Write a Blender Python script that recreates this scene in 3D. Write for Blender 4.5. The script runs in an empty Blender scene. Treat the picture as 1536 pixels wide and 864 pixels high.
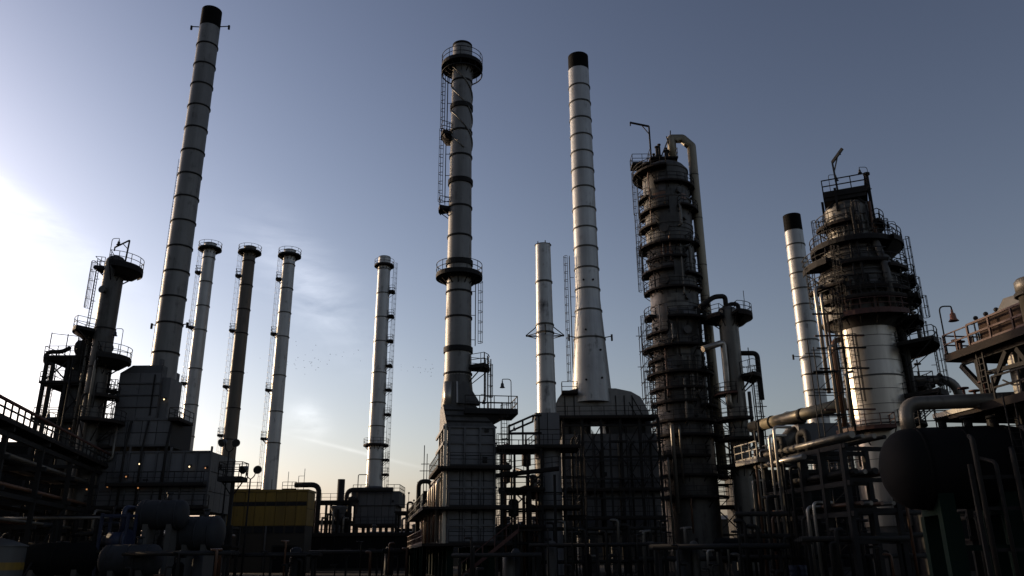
import bpy, math, random
from mathutils import Vector, Matrix
random.seed(11)
R = math.radians
SC = bpy.context.scene
COL = SC.collection

# ---------------------------------------------------------------- camera
IW, IH, FPX = 1536.0, 864.0, 1190.0
PITCH, ROLL = R(18.7), R(-0.5)
CAM = Vector((0, 0, 1.7))
cam_data = bpy.data.cameras.new('camera')
cam_data.sensor_width = 36.0
cam_data.lens = 36.0 * FPX / IW
cam_data.clip_start, cam_data.clip_end = 0.1, 6000
cam = bpy.data.objects.new('camera', cam_data)
COL.objects.link(cam)
MROT = Matrix.Rotation(math.pi / 2 + PITCH, 3, 'X') @ Matrix.Rotation(ROLL, 3, 'Z')
cam.matrix_world = Matrix.Translation(CAM) @ MROT.to_4x4()
SC.camera = cam
RIGHT, UP, FWD = MROT.col[0].copy(), MROT.col[1].copy(), -MROT.col[2].copy()

# ---------------------------------------------------------------- sky and sun
SUN_AZ, SUN_EL = R(-58), R(11.5)          # azimuth from +Y, positive to the right
TO_SUN = Vector((math.sin(SUN_AZ) * math.cos(SUN_EL), math.cos(SUN_AZ) * math.cos(SUN_EL), math.sin(SUN_EL)))
world = bpy.data.worlds.new('World')
SC.world = world
world.use_nodes = True
wn, wl = world.node_tree.nodes, world.node_tree.links
wn.clear()
w_out = wn.new('ShaderNodeOutputWorld')
w_bg = wn.new('ShaderNodeBackground')
w_bg.inputs['Strength'].default_value = 0.070
sky = wn.new('ShaderNodeTexSky')
sky.sky_type = 'NISHITA'
sky.sun_disc = False
sky.sun_elevation = SUN_EL
sky.sun_rotation = SUN_AZ
sky.altitude = 50
sky.air_density = 1.6
sky.dust_density = 1.5
sky.ozone_density = 3.0
bw = wn.new('ShaderNodeRGBToBW')
wl.new(sky.outputs[0], bw.inputs[0])
hs = wn.new('ShaderNodeMix')
hs.data_type = 'RGBA'
hs.inputs[0].default_value = 0.41
wl.new(bw.outputs[0], hs.inputs[6])
wl.new(sky.outputs[0], hs.inputs[7])
gm = wn.new('ShaderNodeGamma')
gm.inputs['Gamma'].default_value = 1.66
wl.new(hs.outputs[2], gm.inputs['Color'])
tint = wn.new('ShaderNodeMix')
tint.data_type = 'RGBA'
tint.blend_type = 'MULTIPLY'
tint.inputs[0].default_value = 1.0
tint.inputs[7].default_value = (1.05, 1.0, 1.18, 1)
wl.new(gm.outputs[0], tint.inputs[6])


def wmath(op, a, b=None, c=None, clamp=False):
    n = wn.new('ShaderNodeMath')
    n.operation = op
    n.use_clamp = clamp
    for i, v in enumerate((a, b, c)):
        if v is None:
            continue
        if isinstance(v, (int, float)):
            n.inputs[i].default_value = v
        else:
            wl.new(v, n.inputs[i])
    return n.outputs[0]


def pix_dir(px, py):
    return (FWD * FPX + RIGHT * (px - IW / 2) - UP * (py - IH / 2)).normalized()


tc = wn.new('ShaderNodeTexCoord')
DIRV = tc.outputs['Generated']


def wdot(v):
    n = wn.new('ShaderNodeVectorMath')
    n.operation = 'DOT_PRODUCT'
    wl.new(DIRV, n.inputs[0])
    n.inputs[1].default_value = v
    return n.outputs['Value']


def wnoise(scale, detail, stretch, rot, distortion=0.6):
    mp = wn.new('ShaderNodeMapping')
    mp.inputs['Scale'].default_value = stretch
    mp.inputs['Rotation'].default_value = rot
    wl.new(DIRV, mp.inputs['Vector'])
    n = wn.new('ShaderNodeTexNoise')
    n.inputs['Scale'].default_value = scale
    n.inputs['Detail'].default_value = detail
    n.inputs['Roughness'].default_value = 0.6
    n.inputs['Distortion'].default_value = distortion
    wl.new(mp.outputs[0], n.inputs['Vector'])
    return n.outputs[0]


# thin cirrus: each bank is a soft ellipse of sky filled with wispy noise
wisp = wnoise(5.0, 8, (1.0, 1.0, 3.2), (0.0, R(-35), 0.0), 1.2)
fine = wnoise(17.0, 6, (1.0, 1.0, 3.0), (0.0, R(-30), 0.0), 0.8)
tex = wmath('MULTIPLY_ADD', fine, 0.45, wmath('MULTIPLY', wisp, 0.75))
cloud = None
# (pixel of the centre, long half axis, short half axis in degrees, tilt in the picture, weight)
for (cx, cy, la, sa, tilt, wgt) in ((15, 300, 8.0, 1.0, 36, .55), (60, 350, 5.5, 1.4, 40, .12), (470, 440, 5.2, 2.0, 52, .5),
                                    (425, 400, 4.2, 2.4, 30, .2), (462, 632, 1.4, 1.2, 40, .6), (530, 676, 5.0, .12, 14, .35)):
    d = pix_dir(cx, cy)
    e1 = RIGHT * math.cos(R(tilt)) - UP * math.sin(R(tilt))
    e1 = (e1 - d * e1.dot(d)).normalized()
    e2 = d.cross(e1)
    a = wmath('DIVIDE', wdot(e1), math.sin(R(la)))
    b = wmath('DIVIDE', wdot(e2), math.sin(R(sa)))
    r2 = wmath('ADD', wmath('MULTIPLY', a, a), wmath('MULTIPLY', b, b))
    g = wmath('POWER', 2.718, wmath('MULTIPLY', r2, -1.1))
    front = wmath('GREATER_THAN', wdot(d), 0.0)
    g = wmath('MULTIPLY', wmath('MULTIPLY', g, front), wgt)
    cloud = g if cloud is None else wmath('ADD', cloud, g)
dens = wmath('MULTIPLY_ADD', tex, 3.0, -1.2, clamp=True)
cloud = wmath('MULTIPLY', cloud, dens)
# high thin veil everywhere, brighter towards the sun as forward scattering makes it
mixc = wn.new('ShaderNodeMix')
mixc.data_type = 'RGBA'
mixc.blend_type = 'ADD'
mixc.clamp_result = False
wl.new(cloud, mixc.inputs[0])
wl.new(tint.outputs[2], mixc.inputs[6])
mixc.inputs[7].default_value = (6.5, 6.5, 6.6, 1)
wl.new(mixc.outputs[2], w_bg.inputs['Color'])
wl.new(w_bg.outputs[0], w_out.inputs[0])

sun_data = bpy.data.lights.new('sun', 'SUN')
sun_data.energy = 3.6
sun_data.angle = R(0.5)
sun_data.color = (1.0, 0.74, 0.45)
sun = bpy.data.objects.new('sun', sun_data)
COL.objects.link(sun)
sun.rotation_euler = (-TO_SUN).to_track_quat('-Z', 'Y').to_euler()
sun.location = (-60, 40, 60)

vs = SC.view_settings
SC.display_settings.display_device = 'sRGB'
vs.view_transform = 'Standard'
vs.look = 'None'
vs.exposure = 0.0
vs.gamma = 1.0
vs.use_curve_mapping = False
SC.cycles.max_bounces = 5
SC.cycles.diffuse_bounces = 2
SC.cycles.glossy_bounces = 3


# ---------------------------------------------------------------- picture <-> place
def P(px, py, Y):
    """the point of the place seen at pixel (px, py) at depth Y"""
    d = FWD * FPX + RIGHT * (px - IW / 2) - UP * (py - IH / 2)
    return CAM + d * (Y / d.y)


def PZ(px, py, z):
    d = FWD * FPX + RIGHT * (px - IW / 2) - UP * (py - IH / 2)
    return CAM + d * ((z - CAM.z) / d.z)


def Zat(py, X, Y):
    """height at which the vertical through (X, Y) crosses picture row py"""
    k = (py - IH / 2) / FPX
    a = Vector((X, Y, 0)) - Vector((0, 0, 0))
    n = UP + FWD * k
    return CAM.z - (a.dot(n)) / n.z


def mpp(p):
    return (Vector(p) - CAM).dot(FWD) / FPX


# ---------------------------------------------------------------- mesh builder
class MB:
    def __init__(self):
        self.v, self.f, self.s = [], [], []

    def add(self, vs_, fs_, smooth=False):
        o = len(self.v)
        self.v.extend([tuple(p) for p in vs_])
        for f in fs_:
            self.f.append(tuple(i + o for i in f))
            self.s.append(smooth)
        return self

    def box(self, x0, x1, y0, y1, z0, z1):
        return self.add([(x0, y0, z0), (x1, y0, z0), (x1, y1, z0), (x0, y1, z0), (x0, y0, z1), (x1, y0, z1), (x1, y1, z1), (x0, y1, z1)],
                        [(3, 2, 1, 0), (4, 5, 6, 7), (0, 1, 5, 4), (1, 2, 6, 5), (2, 3, 7, 6), (3, 0, 4, 7)])

    def bar(self, p, q, w, h=None):
        p, q = Vector(p), Vector(q)
        h = w if h is None else h
        d = q - p
        if d.length < 1e-6:
            return self
        d.normalize()
        up = Vector((0, 0, 1)) if abs(d.z) < 0.95 else Vector((0, 1, 0))
        a = d.cross(up).normalized() * (w / 2)
        b = a.cross(d).normalized() * (h / 2)
        return self.add([p - a - b, p + a - b, p + a + b, p - a + b, q - a - b, q + a - b, q + a + b, q - a + b],
                        [(0, 1, 2, 3), (7, 6, 5, 4), (0, 4, 5, 1), (1, 5, 6, 2), (2, 6, 7, 3), (3, 7, 4, 0)])

    def cyl(self, p, q, r0, r1=None, n=12, caps=True):
        p, q = Vector(p), Vector(q)
        r1 = r0 if r1 is None else r1
        d = (q - p).normalized()
        up = Vector((0, 0, 1)) if abs(d.z) < 0.95 else Vector((1, 0, 0))
        a = d.cross(up).normalized()
        b = d.cross(a)
        vs_ = []
        for (c, r) in ((p, r0), (q, r1)):
            for i in range(n):
                t = 2 * math.pi * i / n
                vs_.append(c + (a * math.cos(t) + b * math.sin(t)) * r)
        o = len(self.v)
        self.add(vs_, [(i, (i + 1) % n, n + (i + 1) % n, n + i) for i in range(n)], True)
        if caps:
            self.f.append(tuple(o + i for i in reversed(range(n))))
            self.f.append(tuple(o + n + i for i in range(n)))
            self.s += [False, False]
        return self

    def lathe(self, prof, n=32, c=(0, 0, 0), a0=0.0, a1=360.0, smooth=True, closed=False):
        """profile of (r, z) pairs; sharp where two points repeat"""
        full = abs(a1 - a0) >= 359.9
        m = n if full else n + 1
        k = len(prof)
        vs_ = []
        for i in range(m):
            t = R(a0 + (a1 - a0) * i / n)
            cs, sn = math.cos(t), math.sin(t)
            for (r, z) in prof:
                vs_.append((c[0] + r * cs, c[1] + r * sn, c[2] + z))
        fs_ = []
        for i in range(n):
            j = (i + 1) % m
            for q in range(k if closed else k - 1):
                q2 = (q + 1) % k
                fs_.append((i * k + q, j * k + q, j * k + q2, i * k + q2))
        self.add(vs_, fs_, smooth)
        if closed and not full:
            o = len(self.v) - len(vs_)
            self.f.append(tuple(o + q for q in range(k)))
            self.f.append(tuple(o + (m - 1) * k + q for q in reversed(range(k))))
            self.s += [False, False]
        return self

    def ring(self, r0, r1, z0, z1, n=32, a0=0.0, a1=360.0, c=(0, 0, 0)):
        return self.lathe([(r0, z0), (r1, z0), (r1, z1), (r0, z1)], n, c, a0, a1, False, True)

    def tube(self, pts, r, n=10, bend=None, caps=True):
        pts = [Vector(p) for p in pts]
        path = [pts[0]]
        for i in range(1, len(pts) - 1):
            a, b, c = pts[i - 1], pts[i], pts[i + 1]
            u, w = (a - b), (c - b)
            lu, lw = u.length, w.length
            u.normalize()
            w.normalize()
            rad = min((bend if bend else r * 3.0), lu * .48, lw * .48)
            for k in range(7):
                t = k / 6.0
                path.append((b + u * rad) * (1 - t) ** 2 + b * 2 * t * (1 - t) + (b + w * rad) * t * t)
        path.append(pts[-1])
        tang = []
        for i in range(len(path)):
            t = (path[min(i + 1, len(path) - 1)] - path[max(i - 1, 0)])
            tang.append(t.normalized() if t.length > 1e-9 else Vector((0, 0, 1)))
        up = Vector((0, 0, 1)) if abs(tang[0].z) < 0.9 else Vector((1, 0, 0))
        a = tang[0].cross(up).normalized()
        vs_ = []
        for p, t in zip(path, tang):
            a = (a - t * a.dot(t)).normalized()
            b = t.cross(a)
            for i in range(n):
                q = 2 * math.pi * i / n
                vs_.append(p + (a * math.cos(q) + b * math.sin(q)) * r)
        o = len(self.v)
        fs_ = []
        for k in range(len(path) - 1):
            for i in range(n):
                j = (i + 1) % n
                fs_.append((k * n + i, k * n + j, (k + 1) * n + j, (k + 1) * n + i))
        self.add(vs_, fs_, True)
        if caps:
            e = o + (len(path) - 1) * n
            self.f.append(tuple(o + i for i in reversed(range(n))))
            self.f.append(tuple(e + i for i in range(n)))
            self.s += [False, False]
        return self

    def sphere(self, c, r, n=10, m=6, sz=1.0):
        prof = [(max(1e-4, r * math.sin(math.pi * i / m)), -r * sz * math.cos(math.pi * i / m)) for i in range(m + 1)]
        return self.lathe(prof, n, c)

    def drum_x(self, x0, x1, r, head, n=28):
        """horizontal vessel along local X with dished heads"""
        prof = []
        for i in range(7):
            t = math.pi / 2 * i / 6
            prof.append((max(1e-3, r * math.sin(t)), x0 - head * math.cos(t)))
        for i in range(7):
            t = math.pi / 2 * (1 - i / 6)
            prof.append((max(1e-3, r * math.sin(t)), x1 + head * math.cos(t)))
        k = len(prof)
        vs_ = []
        for i in range(n):
            t = 2 * math.pi * i / n
            for (rr, x) in prof:
                vs_.append((x, rr * math.cos(t), rr * math.sin(t)))
        fs_ = []
        for i in range(n):
            j = (i + 1) % n
            for q in range(k - 1):
                fs_.append((i * k + q, j * k + q, j * k + q + 1, i * k + q + 1))
        return self.add(vs_, fs_, True)

    def mesh(self, name):
        me = bpy.data.meshes.new(name)
        me.from_pydata(self.v, [], self.f)
        me.polygons.foreach_set('use_smooth', self.s)
        me.update()
        return me


def obj(name, mb, mat=None, parent=None, loc=None, rot=None):
    me = mb.mesh(name) if isinstance(mb, MB) else mb
    if mat is not None and not me.materials:
        me.materials.append(mat)
    o = bpy.data.objects.new(name, me)
    COL.objects.link(o)
    if parent is not None:
        o.parent = parent
    if loc is not None:
        o.location = loc
    if rot is not None:
        o.rotation_euler = rot
    return o


def tag(o, label, cat, group=None):
    o['label'] = label
    o['category'] = cat
    if group:
        o['group'] = group
    return o


def thing(name, label, cat, loc=(0, 0, 0), rz=0.0, group=None):
    o = bpy.data.objects.new(name, None)
    o.empty_display_size = 0.5
    COL.objects.link(o)
    o.location = loc
    o.rotation_euler = (0, 0, R(rz))
    return tag(o, label, cat, group)


def structure(o):
    o['kind'] = 'structure'
    return o


# ---------------------------------------------------------------- materials
def mat(name, col, rough=0.6, metal=0.0, var=0.25, dirt=None, dirt_amt=0.0, streak=0.3, scale=0.35, bump=0.0, objvar=0.12, spec=0.5):
    m = bpy.data.materials.new(name)
    m.use_nodes = True
    nt, ln = m.node_tree.nodes, m.node_tree.links
    b = nt['Principled BSDF']
    b.inputs['Roughness'].default_value = rough
    b.inputs['Metallic'].default_value = metal
    b.inputs['Specular IOR Level'].default_value = spec
    geo = nt.new('ShaderNodeNewGeometry')

    def noise(sc, det, st=(1, 1, 1)):
        mp = nt.new('ShaderNodeMapping')
        mp.inputs['Scale'].default_value = st
        ln.new(geo.outputs['Position'], mp.inputs['Vector'])
        n = nt.new('ShaderNodeTexNoise')
        n.inputs['Scale'].default_value = sc
        n.inputs['Detail'].default_value = det
        n.inputs['Roughness'].default_value = 0.62
        ln.new(mp.outputs[0], n.inputs['Vector'])
        return n.outputs[0]

    def mth(op, a, bb, c=None, clamp=False):
        n = nt.new('ShaderNodeMath')
        n.operation = op
        n.use_clamp = clamp
        for i, v in enumerate((a, bb, c)):
            if v is None:
                continue
            if isinstance(v, (int, float)):
                n.inputs[i].default_value = v
            else:
                ln.new(v, n.inputs[i])
        return n.outputs[0]

    blot = noise(scale, 6)
    fac = mth('MULTIPLY_ADD', mth('SUBTRACT', blot, 0.5), 2 * var, 1.0)
    if streak:
        st = noise(1.6, 5, (1.4, 1.4, 0.09))
        fac = mth('MULTIPLY', fac, mth('MULTIPLY_ADD', mth('SUBTRACT', st, 0.5), 2 * streak, 1.0))
    if objvar:
        oi = nt.new('ShaderNodeObjectInfo')
        fac = mth('MULTIPLY', fac, mth('MULTIPLY_ADD', oi.outputs['Random'], 2 * objvar, 1.0 - objvar))
    mx = nt.new('ShaderNodeMix')
    mx.data_type = 'RGBA'
    mx.blend_type = 'MULTIPLY'
    mx.inputs[0].default_value = 1.0
    mx.inputs[6].default_value = (*col, 1)
    cmb = nt.new('ShaderNodeCombineColor')
    for i in range(3):
        ln.new(fac, cmb.inputs[i])
    ln.new(cmb.outputs[0], mx.inputs[7])
    out = mx.outputs[2]
    if dirt is not None and dirt_amt > 0:
        dn = noise(scale * 2.3, 8)
        dst = noise(1.1, 6, (1.8, 1.8, 0.12))
        dm = mth('MULTIPLY_ADD', mth('ADD', mth('MULTIPLY', dn, .5), mth('MULTIPLY', dst, .5)), 6.0, -3.0 - (0.5 - dirt_amt) * 2.0, clamp=True)
        m2 = nt.new('ShaderNodeMix')
        m2.data_type = 'RGBA'
        ln.new(dm, m2.inputs[0])
        ln.new(out, m2.inputs[6])
        m2.inputs[7].default_value = (*dirt, 1)
        out = m2.outputs[2]
        rr = mth('MULTIPLY_ADD', dm, 0.3, rough, clamp=True)
        ln.new(rr, b.inputs['Roughness'])
        if metal > 0:
            ln.new(mth('MULTIPLY_ADD', dm, -metal * .8, metal, clamp=True), b.inputs['Metallic'])
    ln.new(out, b.inputs['Base Color'])
    if bump:
        bn = nt.new('ShaderNodeBump')
        bn.inputs['Strength'].default_value = bump
        bn.inputs['Distance'].default_value = 0.05
        ln.new(noise(scale * 6, 4), bn.inputs['Height'])
        ln.new(bn.outputs[0], b.inputs['Normal'])
    return m


GRIME = (0.018, 0.0155, 0.0135)
RUSTC = (0.06, 0.026, 0.013)
M = dict(
    stack=mat('stack_paint', (0.32, 0.32, 0.31), .42, .25, .25, GRIME, .33, .38, bump=.06),
    stack_d=mat('stack_paint_sooty', (0.13, 0.127, 0.12), .5, .2, .28, GRIME, .36, .35, bump=.06),
    stack_b=mat('stack_paint_brown', (0.065, 0.056, 0.043), .55, .1, .25, GRIME, .35, .25),
    cap=mat('soot_black', (0.004, 0.004, 0.0038), .85, 0, .3, None, 0, .2, spec=.08),
    alu=mat('aluminium_cladding', (0.30, 0.275, 0.24), .36, .6, .16, (0.09, 0.07, 0.05), .3, .3, bump=.05),
    alu_d=mat('weathered_cladding', (0.10, 0.092, 0.078), .45, .35, .25, GRIME, .4, .3, bump=.1),
    vessel=mat('vessel_dark_cladding', (0.054, 0.051, 0.046), .52, .15, .45, (0.02, 0.016, 0.012), .48, .45, bump=.2, spec=.35),
    steel=mat('dark_steel', (0.015, 0.014, 0.0135), .75, 0, .3, RUSTC, .12, .2, spec=.15),
    deck=mat('deck_plate', (0.018, 0.014, 0.012), .85, 0, .3, RUSTC, .22, .2, spec=.15),
    rail=mat('rail_paint', (0.016, 0.0145, 0.014), .7, 0, .3, None, 0, 0, spec=.2),
    redox=mat('red_oxide_paint', (0.052, 0.0155, 0.009), .7, 0, .3, GRIME, .35, .2),
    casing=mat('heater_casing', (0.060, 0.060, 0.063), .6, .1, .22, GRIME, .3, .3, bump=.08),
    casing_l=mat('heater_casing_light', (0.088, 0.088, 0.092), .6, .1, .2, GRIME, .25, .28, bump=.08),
    core=mat('casing_joint', (0.01, 0.0095, 0.009), .8, 0, .2, None, 0, 0),
    pipe=mat('pipe_insulation', (0.11, 0.10, 0.085), .42, .4, .2, GRIME, .3, .2),
    pipe_r=mat('rusty_pipe', (0.10, 0.05, 0.028), .5, .2, .3, GRIME, .3, .2),
    pipe_k=mat('dark_pipe', (0.018, 0.0167, 0.0155), .7, 0, .3, RUSTC, .15, .2, spec=.16),
    drum=mat('black_drum_paint', (0.006, 0.006, 0.0065), .8, 0, .25, None, 0, .15, spec=.08),
    grey=mat('grey_paint', (0.022, 0.023, 0.026), .7, 0, .25, GRIME, .3, .25, spec=.25),
    white=mat('white_tank_paint', (0.06, 0.06, 0.058), .6, 0, .15, GRIME, .25, .2),
    green=mat('green_paint', (0.003, 0.011, 0.0075), .8, 0, .25, GRIME, .25, .2, spec=.12),
    blue=mat('blue_paint', (0.007, 0.013, 0.036), .6, 0, .2, GRIME, .2, .2),
    yellow=mat('yellow_cladding', (0.15, 0.090, 0.006), .65, 0, .25, GRIME, .27, .4),
    brick=mat('brown_render', (0.028, 0.022, 0.014), .85, 0, .2, GRIME, .2, .2),
    conc=mat('concrete', (0.06, 0.057, 0.052), .9, 0, .25, GRIME, .3, .3),
    glass=mat('dark_glazing', (0.02, 0.022, 0.026), .12, 0, .2, None, 0, 0),
    shade=mat('lamp_shade', (0.03, 0.03, 0.03), .5, .2, .2, None, 0, 0),
    shade_r=mat('rusty_lamp_shade', (0.16, 0.06, 0.03), .55, .1, .3, None, 0, 0),
    bird=mat('bird_feather', (0.03, 0.03, 0.03), .8, 0, .1, None, 0, 0),
    rustbox=mat('rusty_casing', (0.028, 0.016, 0.0105), .8, 0, .35, GRIME, .35, .3, spec=.12),
    pipe_tan=mat('tan_pipe_cladding', (0.20, 0.17, 0.115), .45, .3, .2, GRIME, .28, .2),
    asphalt=mat('asphalt', (0.022, 0.021, 0.021), .9, 0, .3, None, 0, 0, scale=.12, bump=.2, objvar=0, spec=.1),
    gravel=mat('gravel_ground', (0.025, 0.022, 0.019), .95, 0, .35, None, 0, 0, scale=.2, bump=.3, objvar=0, spec=.05),
)


def emit(name, col, s):
    m = bpy.data.materials.new(name)
    m.use_nodes = True
    b = m.node_tree.nodes['Principled BSDF']
    b.inputs['Base Color'].default_value = (.5, .5, .5, 1)
    b.inputs['Emission Color'].default_value = (*col, 1)
    b.inputs['Emission Strength'].default_value = s
    return m


M['glow_w'] = emit('lamp_globe_white', (1.0, .74, .42), 2.2)
M['glow_o'] = emit('lamp_globe_orange', (1.0, .42, .14), .45)


# ---------------------------------------------------------------- kit of plant parts
def rail_path(mb, pts, h=1.1, w=.055, spacing=1.3, closed=False, toe=True):
    pts = [Vector(p) for p in pts]
    if closed:
        pts = pts + [pts[0]]
    for a, b in zip(pts[:-1], pts[1:]):
        for zz in (h, h * .52):
            mb.bar(a + Vector((0, 0, zz)), b + Vector((0, 0, zz)), w)
        if toe:
            mb.bar(a + Vector((0, 0, .07)), b + Vector((0, 0, .07)), .02, .14)
    # posts
    acc = 0.0
    last = None
    for a, b in zip(pts[:-1], pts[1:]):
        L = (b - a).length
        if L < 1e-6:
            continue
        t = 0.0 if last is None else spacing - acc
        while t <= L + 1e-6:
            p = a + (b - a) * (t / L)
            mb.bar(p, p + Vector((0, 0, h)), w)
            last = p
            t += spacing
        acc = L - (t - spacing)
    if not closed:
        p = pts[-1]
        mb.bar(p, p + Vector((0, 0, h)), w)


def pol(r, a, z=0.0):
    return Vector((r * math.cos(R(a)), r * math.sin(R(a)), z))


def ring_platform(parent, r0, r1, z, a0=0, a1=360, deck=None, railm=None, brackets=True, h=1.1, drop=.2, w=.05, nseg=None, rail_gap=None):
    deck = deck or M['deck']
    railm = railm or M['rail']
    full = abs(a1 - a0) >= 359.9
    n = nseg or max(4, int(abs(a1 - a0) / 11))
    d = MB().ring(r0, r1, z - .06, z, n, a0, a1)
    d.ring(r1 - .05, r1 + .02, z - drop, z + .02, n, a0, a1)
    po = obj('platform', d, deck, parent)
    rl = MB()
    pts = [pol(r1 - .03, a0 + (a1 - a0) * i / n, z) for i in range(n + (0 if full else 1))]
    if not full:
        pts = [pol(r0 + .05, a0, z)] + pts + [pol(r0 + .05, a1, z)]
    rail_path(rl, pts, h, w, 1.25, closed=full)
    obj('railing', rl, railm, po)
    if brackets:
        k = max(2, int(abs(a1 - a0) / 30) + (0 if full else 1))
        for i in range(k):
            a = a0 + (a1 - a0) * (i / k if full else (i + .0) / max(1, k - 1))
            bk = MB().bar(pol(r0 - .02, a, z - .14), pol(r1 - .06, a, z - .14), .09, .14)
            bk.bar(pol(r0 - .02, a, z - .14 - (r1 - r0) * .8), pol(r1 - .12, a, z - .17), .08)
            obj('bracket', bk, M['steel'], po)
    return po


def rect_platform(parent, x0, x1, y0, y1, z, sides='FBLR', deck=None, railm=None, h=1.1, th=.2, w=.055, name='platform'):
    d = MB().box(x0, x1, y0, y1, z - .06, z)
    for (a, b) in (((x0, y0), (x1, y0)), ((x1, y0), (x1, y1)), ((x1, y1), (x0, y1)), ((x0, y1), (x0, y0))):
        d.bar((a[0], a[1], z - th / 2 - .003), (b[0], b[1], z - th / 2 - .003), .1, th)
    nx = max(1, int((x1 - x0) / 1.5))
    for i in range(1, nx):
        xx = x0 + (x1 - x0) * i / nx
        d.bar((xx, y0 + .06, z - .15), (xx, y1 - .06, z - .15), .08, .17)
    po = obj(name, d, deck or M['deck'], parent)
    rl = MB()
    if 'F' in sides:
        rail_path(rl, [(x0, y0, z), (x1, y0, z)], h, w)
    if 'B' in sides:
        rail_path(rl, [(x0, y1, z), (x1, y1, z)], h, w)
    if 'L' in sides:
        rail_path(rl, [(x0, y0, z), (x0, y1, z)], h, w)
    if 'R' in sides:
        rail_path(rl, [(x1, y0, z), (x1, y1, z)], h, w)
    if sides:
        obj('railing', rl, railm or M['rail'], po)
    return po


def ladder(parent, base, out, z0, z1, cage=True, w=.05, cage_from=2.2, matl=None, k=1.0):
    """vertical ladder at local xy base; out = unit vector pointing away from the thing it climbs"""
    o = Vector((out[0], out[1], 0)).normalized()
    t = Vector((-o.y, o.x, 0))
    b = Vector((base[0], base[1], 0))
    m = MB()
    for s in (-.23, .23):
        m.bar(b + t * s + Vector((0, 0, z0)), b + t * s + Vector((0, 0, z1 + 1.0)), w)
    z = z0 + .2
    while z < z1:
        m.bar(b - t * .23 + Vector((0, 0, z)), b + t * .23 + Vector((0, 0, z)), .035 * k)
        z += .33
    z = z0 + .6
    while z < z1:
        m.bar(b + t * .2 - o * .02 + Vector((0, 0, z)), b + t * .2 - o * .45 + Vector((0, 0, z)), .05)
        z += 2.4
    lo = obj('ladder', m, matl or M['rail'], parent)
    if cage:
        c = MB()
        angs = [-100, -60, -20, 20, 60, 100]

        def cp(a, z):
            return b + o * (.33 + .37 * math.cos(R(a))) + t * .37 * math.sin(R(a)) + Vector((0, 0, z))
        z = z0 + cage_from
        zs = []
        while z < z1 + 1.0:
            zs.append(z)
            z += 1.0
        for z in zs:
            for a, a2 in zip(angs[:-1], angs[1:]):
                c.bar(cp(a, z), cp(a2, z), .045 * k)
        if len(zs) > 1:
            for a in angs:
                c.bar(cp(a, zs[0]), cp(a, zs[-1]), .035 * k)
        obj('cage', c, matl or M['rail'], lo)
    return lo


def pipe(parent, pts, r, m='pipe', n=10, bend=None, name='pipe', flanges=()):
    o = obj(name, MB().tube(pts, r, n, bend), M[m], parent)
    for (p, d) in flanges:
        p, d = Vector(p), Vector(d).normalized()
        obj('flange', MB().cyl(p - d * .07, p + d * .07, r * 1.45, None, n), M['pipe_k'], o)
    return o


def courses(parent, prof, zs, matl, name='shell_course', n=40, gap=.0, inner=.0):
    """shell built of ring courses between heights zs; prof(z) gives radius"""
    for a, b in zip(zs[:-1], zs[1:]):
        z0, z1 = a, b
        m = MB()
        m.lathe([(prof(z0), z0), (prof(z1), z1)], n)
        m.lathe([(prof(z1), z1), (max(.02, prof(z1) - .12), z1)], n, smooth=False)
        m.lathe([(max(.02, prof(z0) - .12), z0), (prof(z0), z0)], n, smooth=False)
        obj(name, m, matl, parent)


def band(parent, r, z, h=.16, out=.09, matl=None, n=40, name='stiffening_ring'):
    return obj(name, MB().ring(r - .02, r + out, z - h / 2, z + h / 2, n), matl or M['steel'], parent)


def bell_lamp(label, base, h=2.6, side=(1, 0, 0), s=1.0, mat_shade='shade', group='gooseneck lamps on the plant', reach=.75):
    t = thing('gooseneck_lamp', label, 'lamp', base, 0, group)
    sd = Vector(side).normalized()
    tip = sd * reach * s
    obj('lamp_post', MB().tube([(0, 0, 0), (0, 0, h * s), tip + Vector((0, 0, h * s)), tip + Vector((0, 0, h * s - .18 * s))], .035 * s, 8, .3 * s), M['rail'], t)
    m = MB()
    c = tip + Vector((0, 0, h * s - .75 * s))
    m.lathe([(.24 * s, 0), (.21 * s, .03 * s), (.15 * s, .12 * s), (.125 * s, .36 * s), (.06 * s, .42 * s), (.05 * s, .58 * s)], 14, c)
    m.lathe([(.24 * s, 0), (.001, .02 * s)], 14, c, smooth=False)
    obj('lamp_shade', m, M[mat_shade], t)
    obj('foot_plate', MB().box(-.12 * s, .12 * s, -.12 * s, .12 * s, 0, .03), M['rail'], t)
    return t


def flange_manhole(parent, r, a, z, rr=.35, out=.35):
    m = MB()
    m.cyl(pol(r - .05, a, z), pol(r + out, a, z), rr, None, 14)
    m.cyl(pol(r + out, a, z), pol(r + out + .1, a, z), rr * 1.3, None, 14)
    return obj('manhole', m, M['vessel'], parent)


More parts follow.
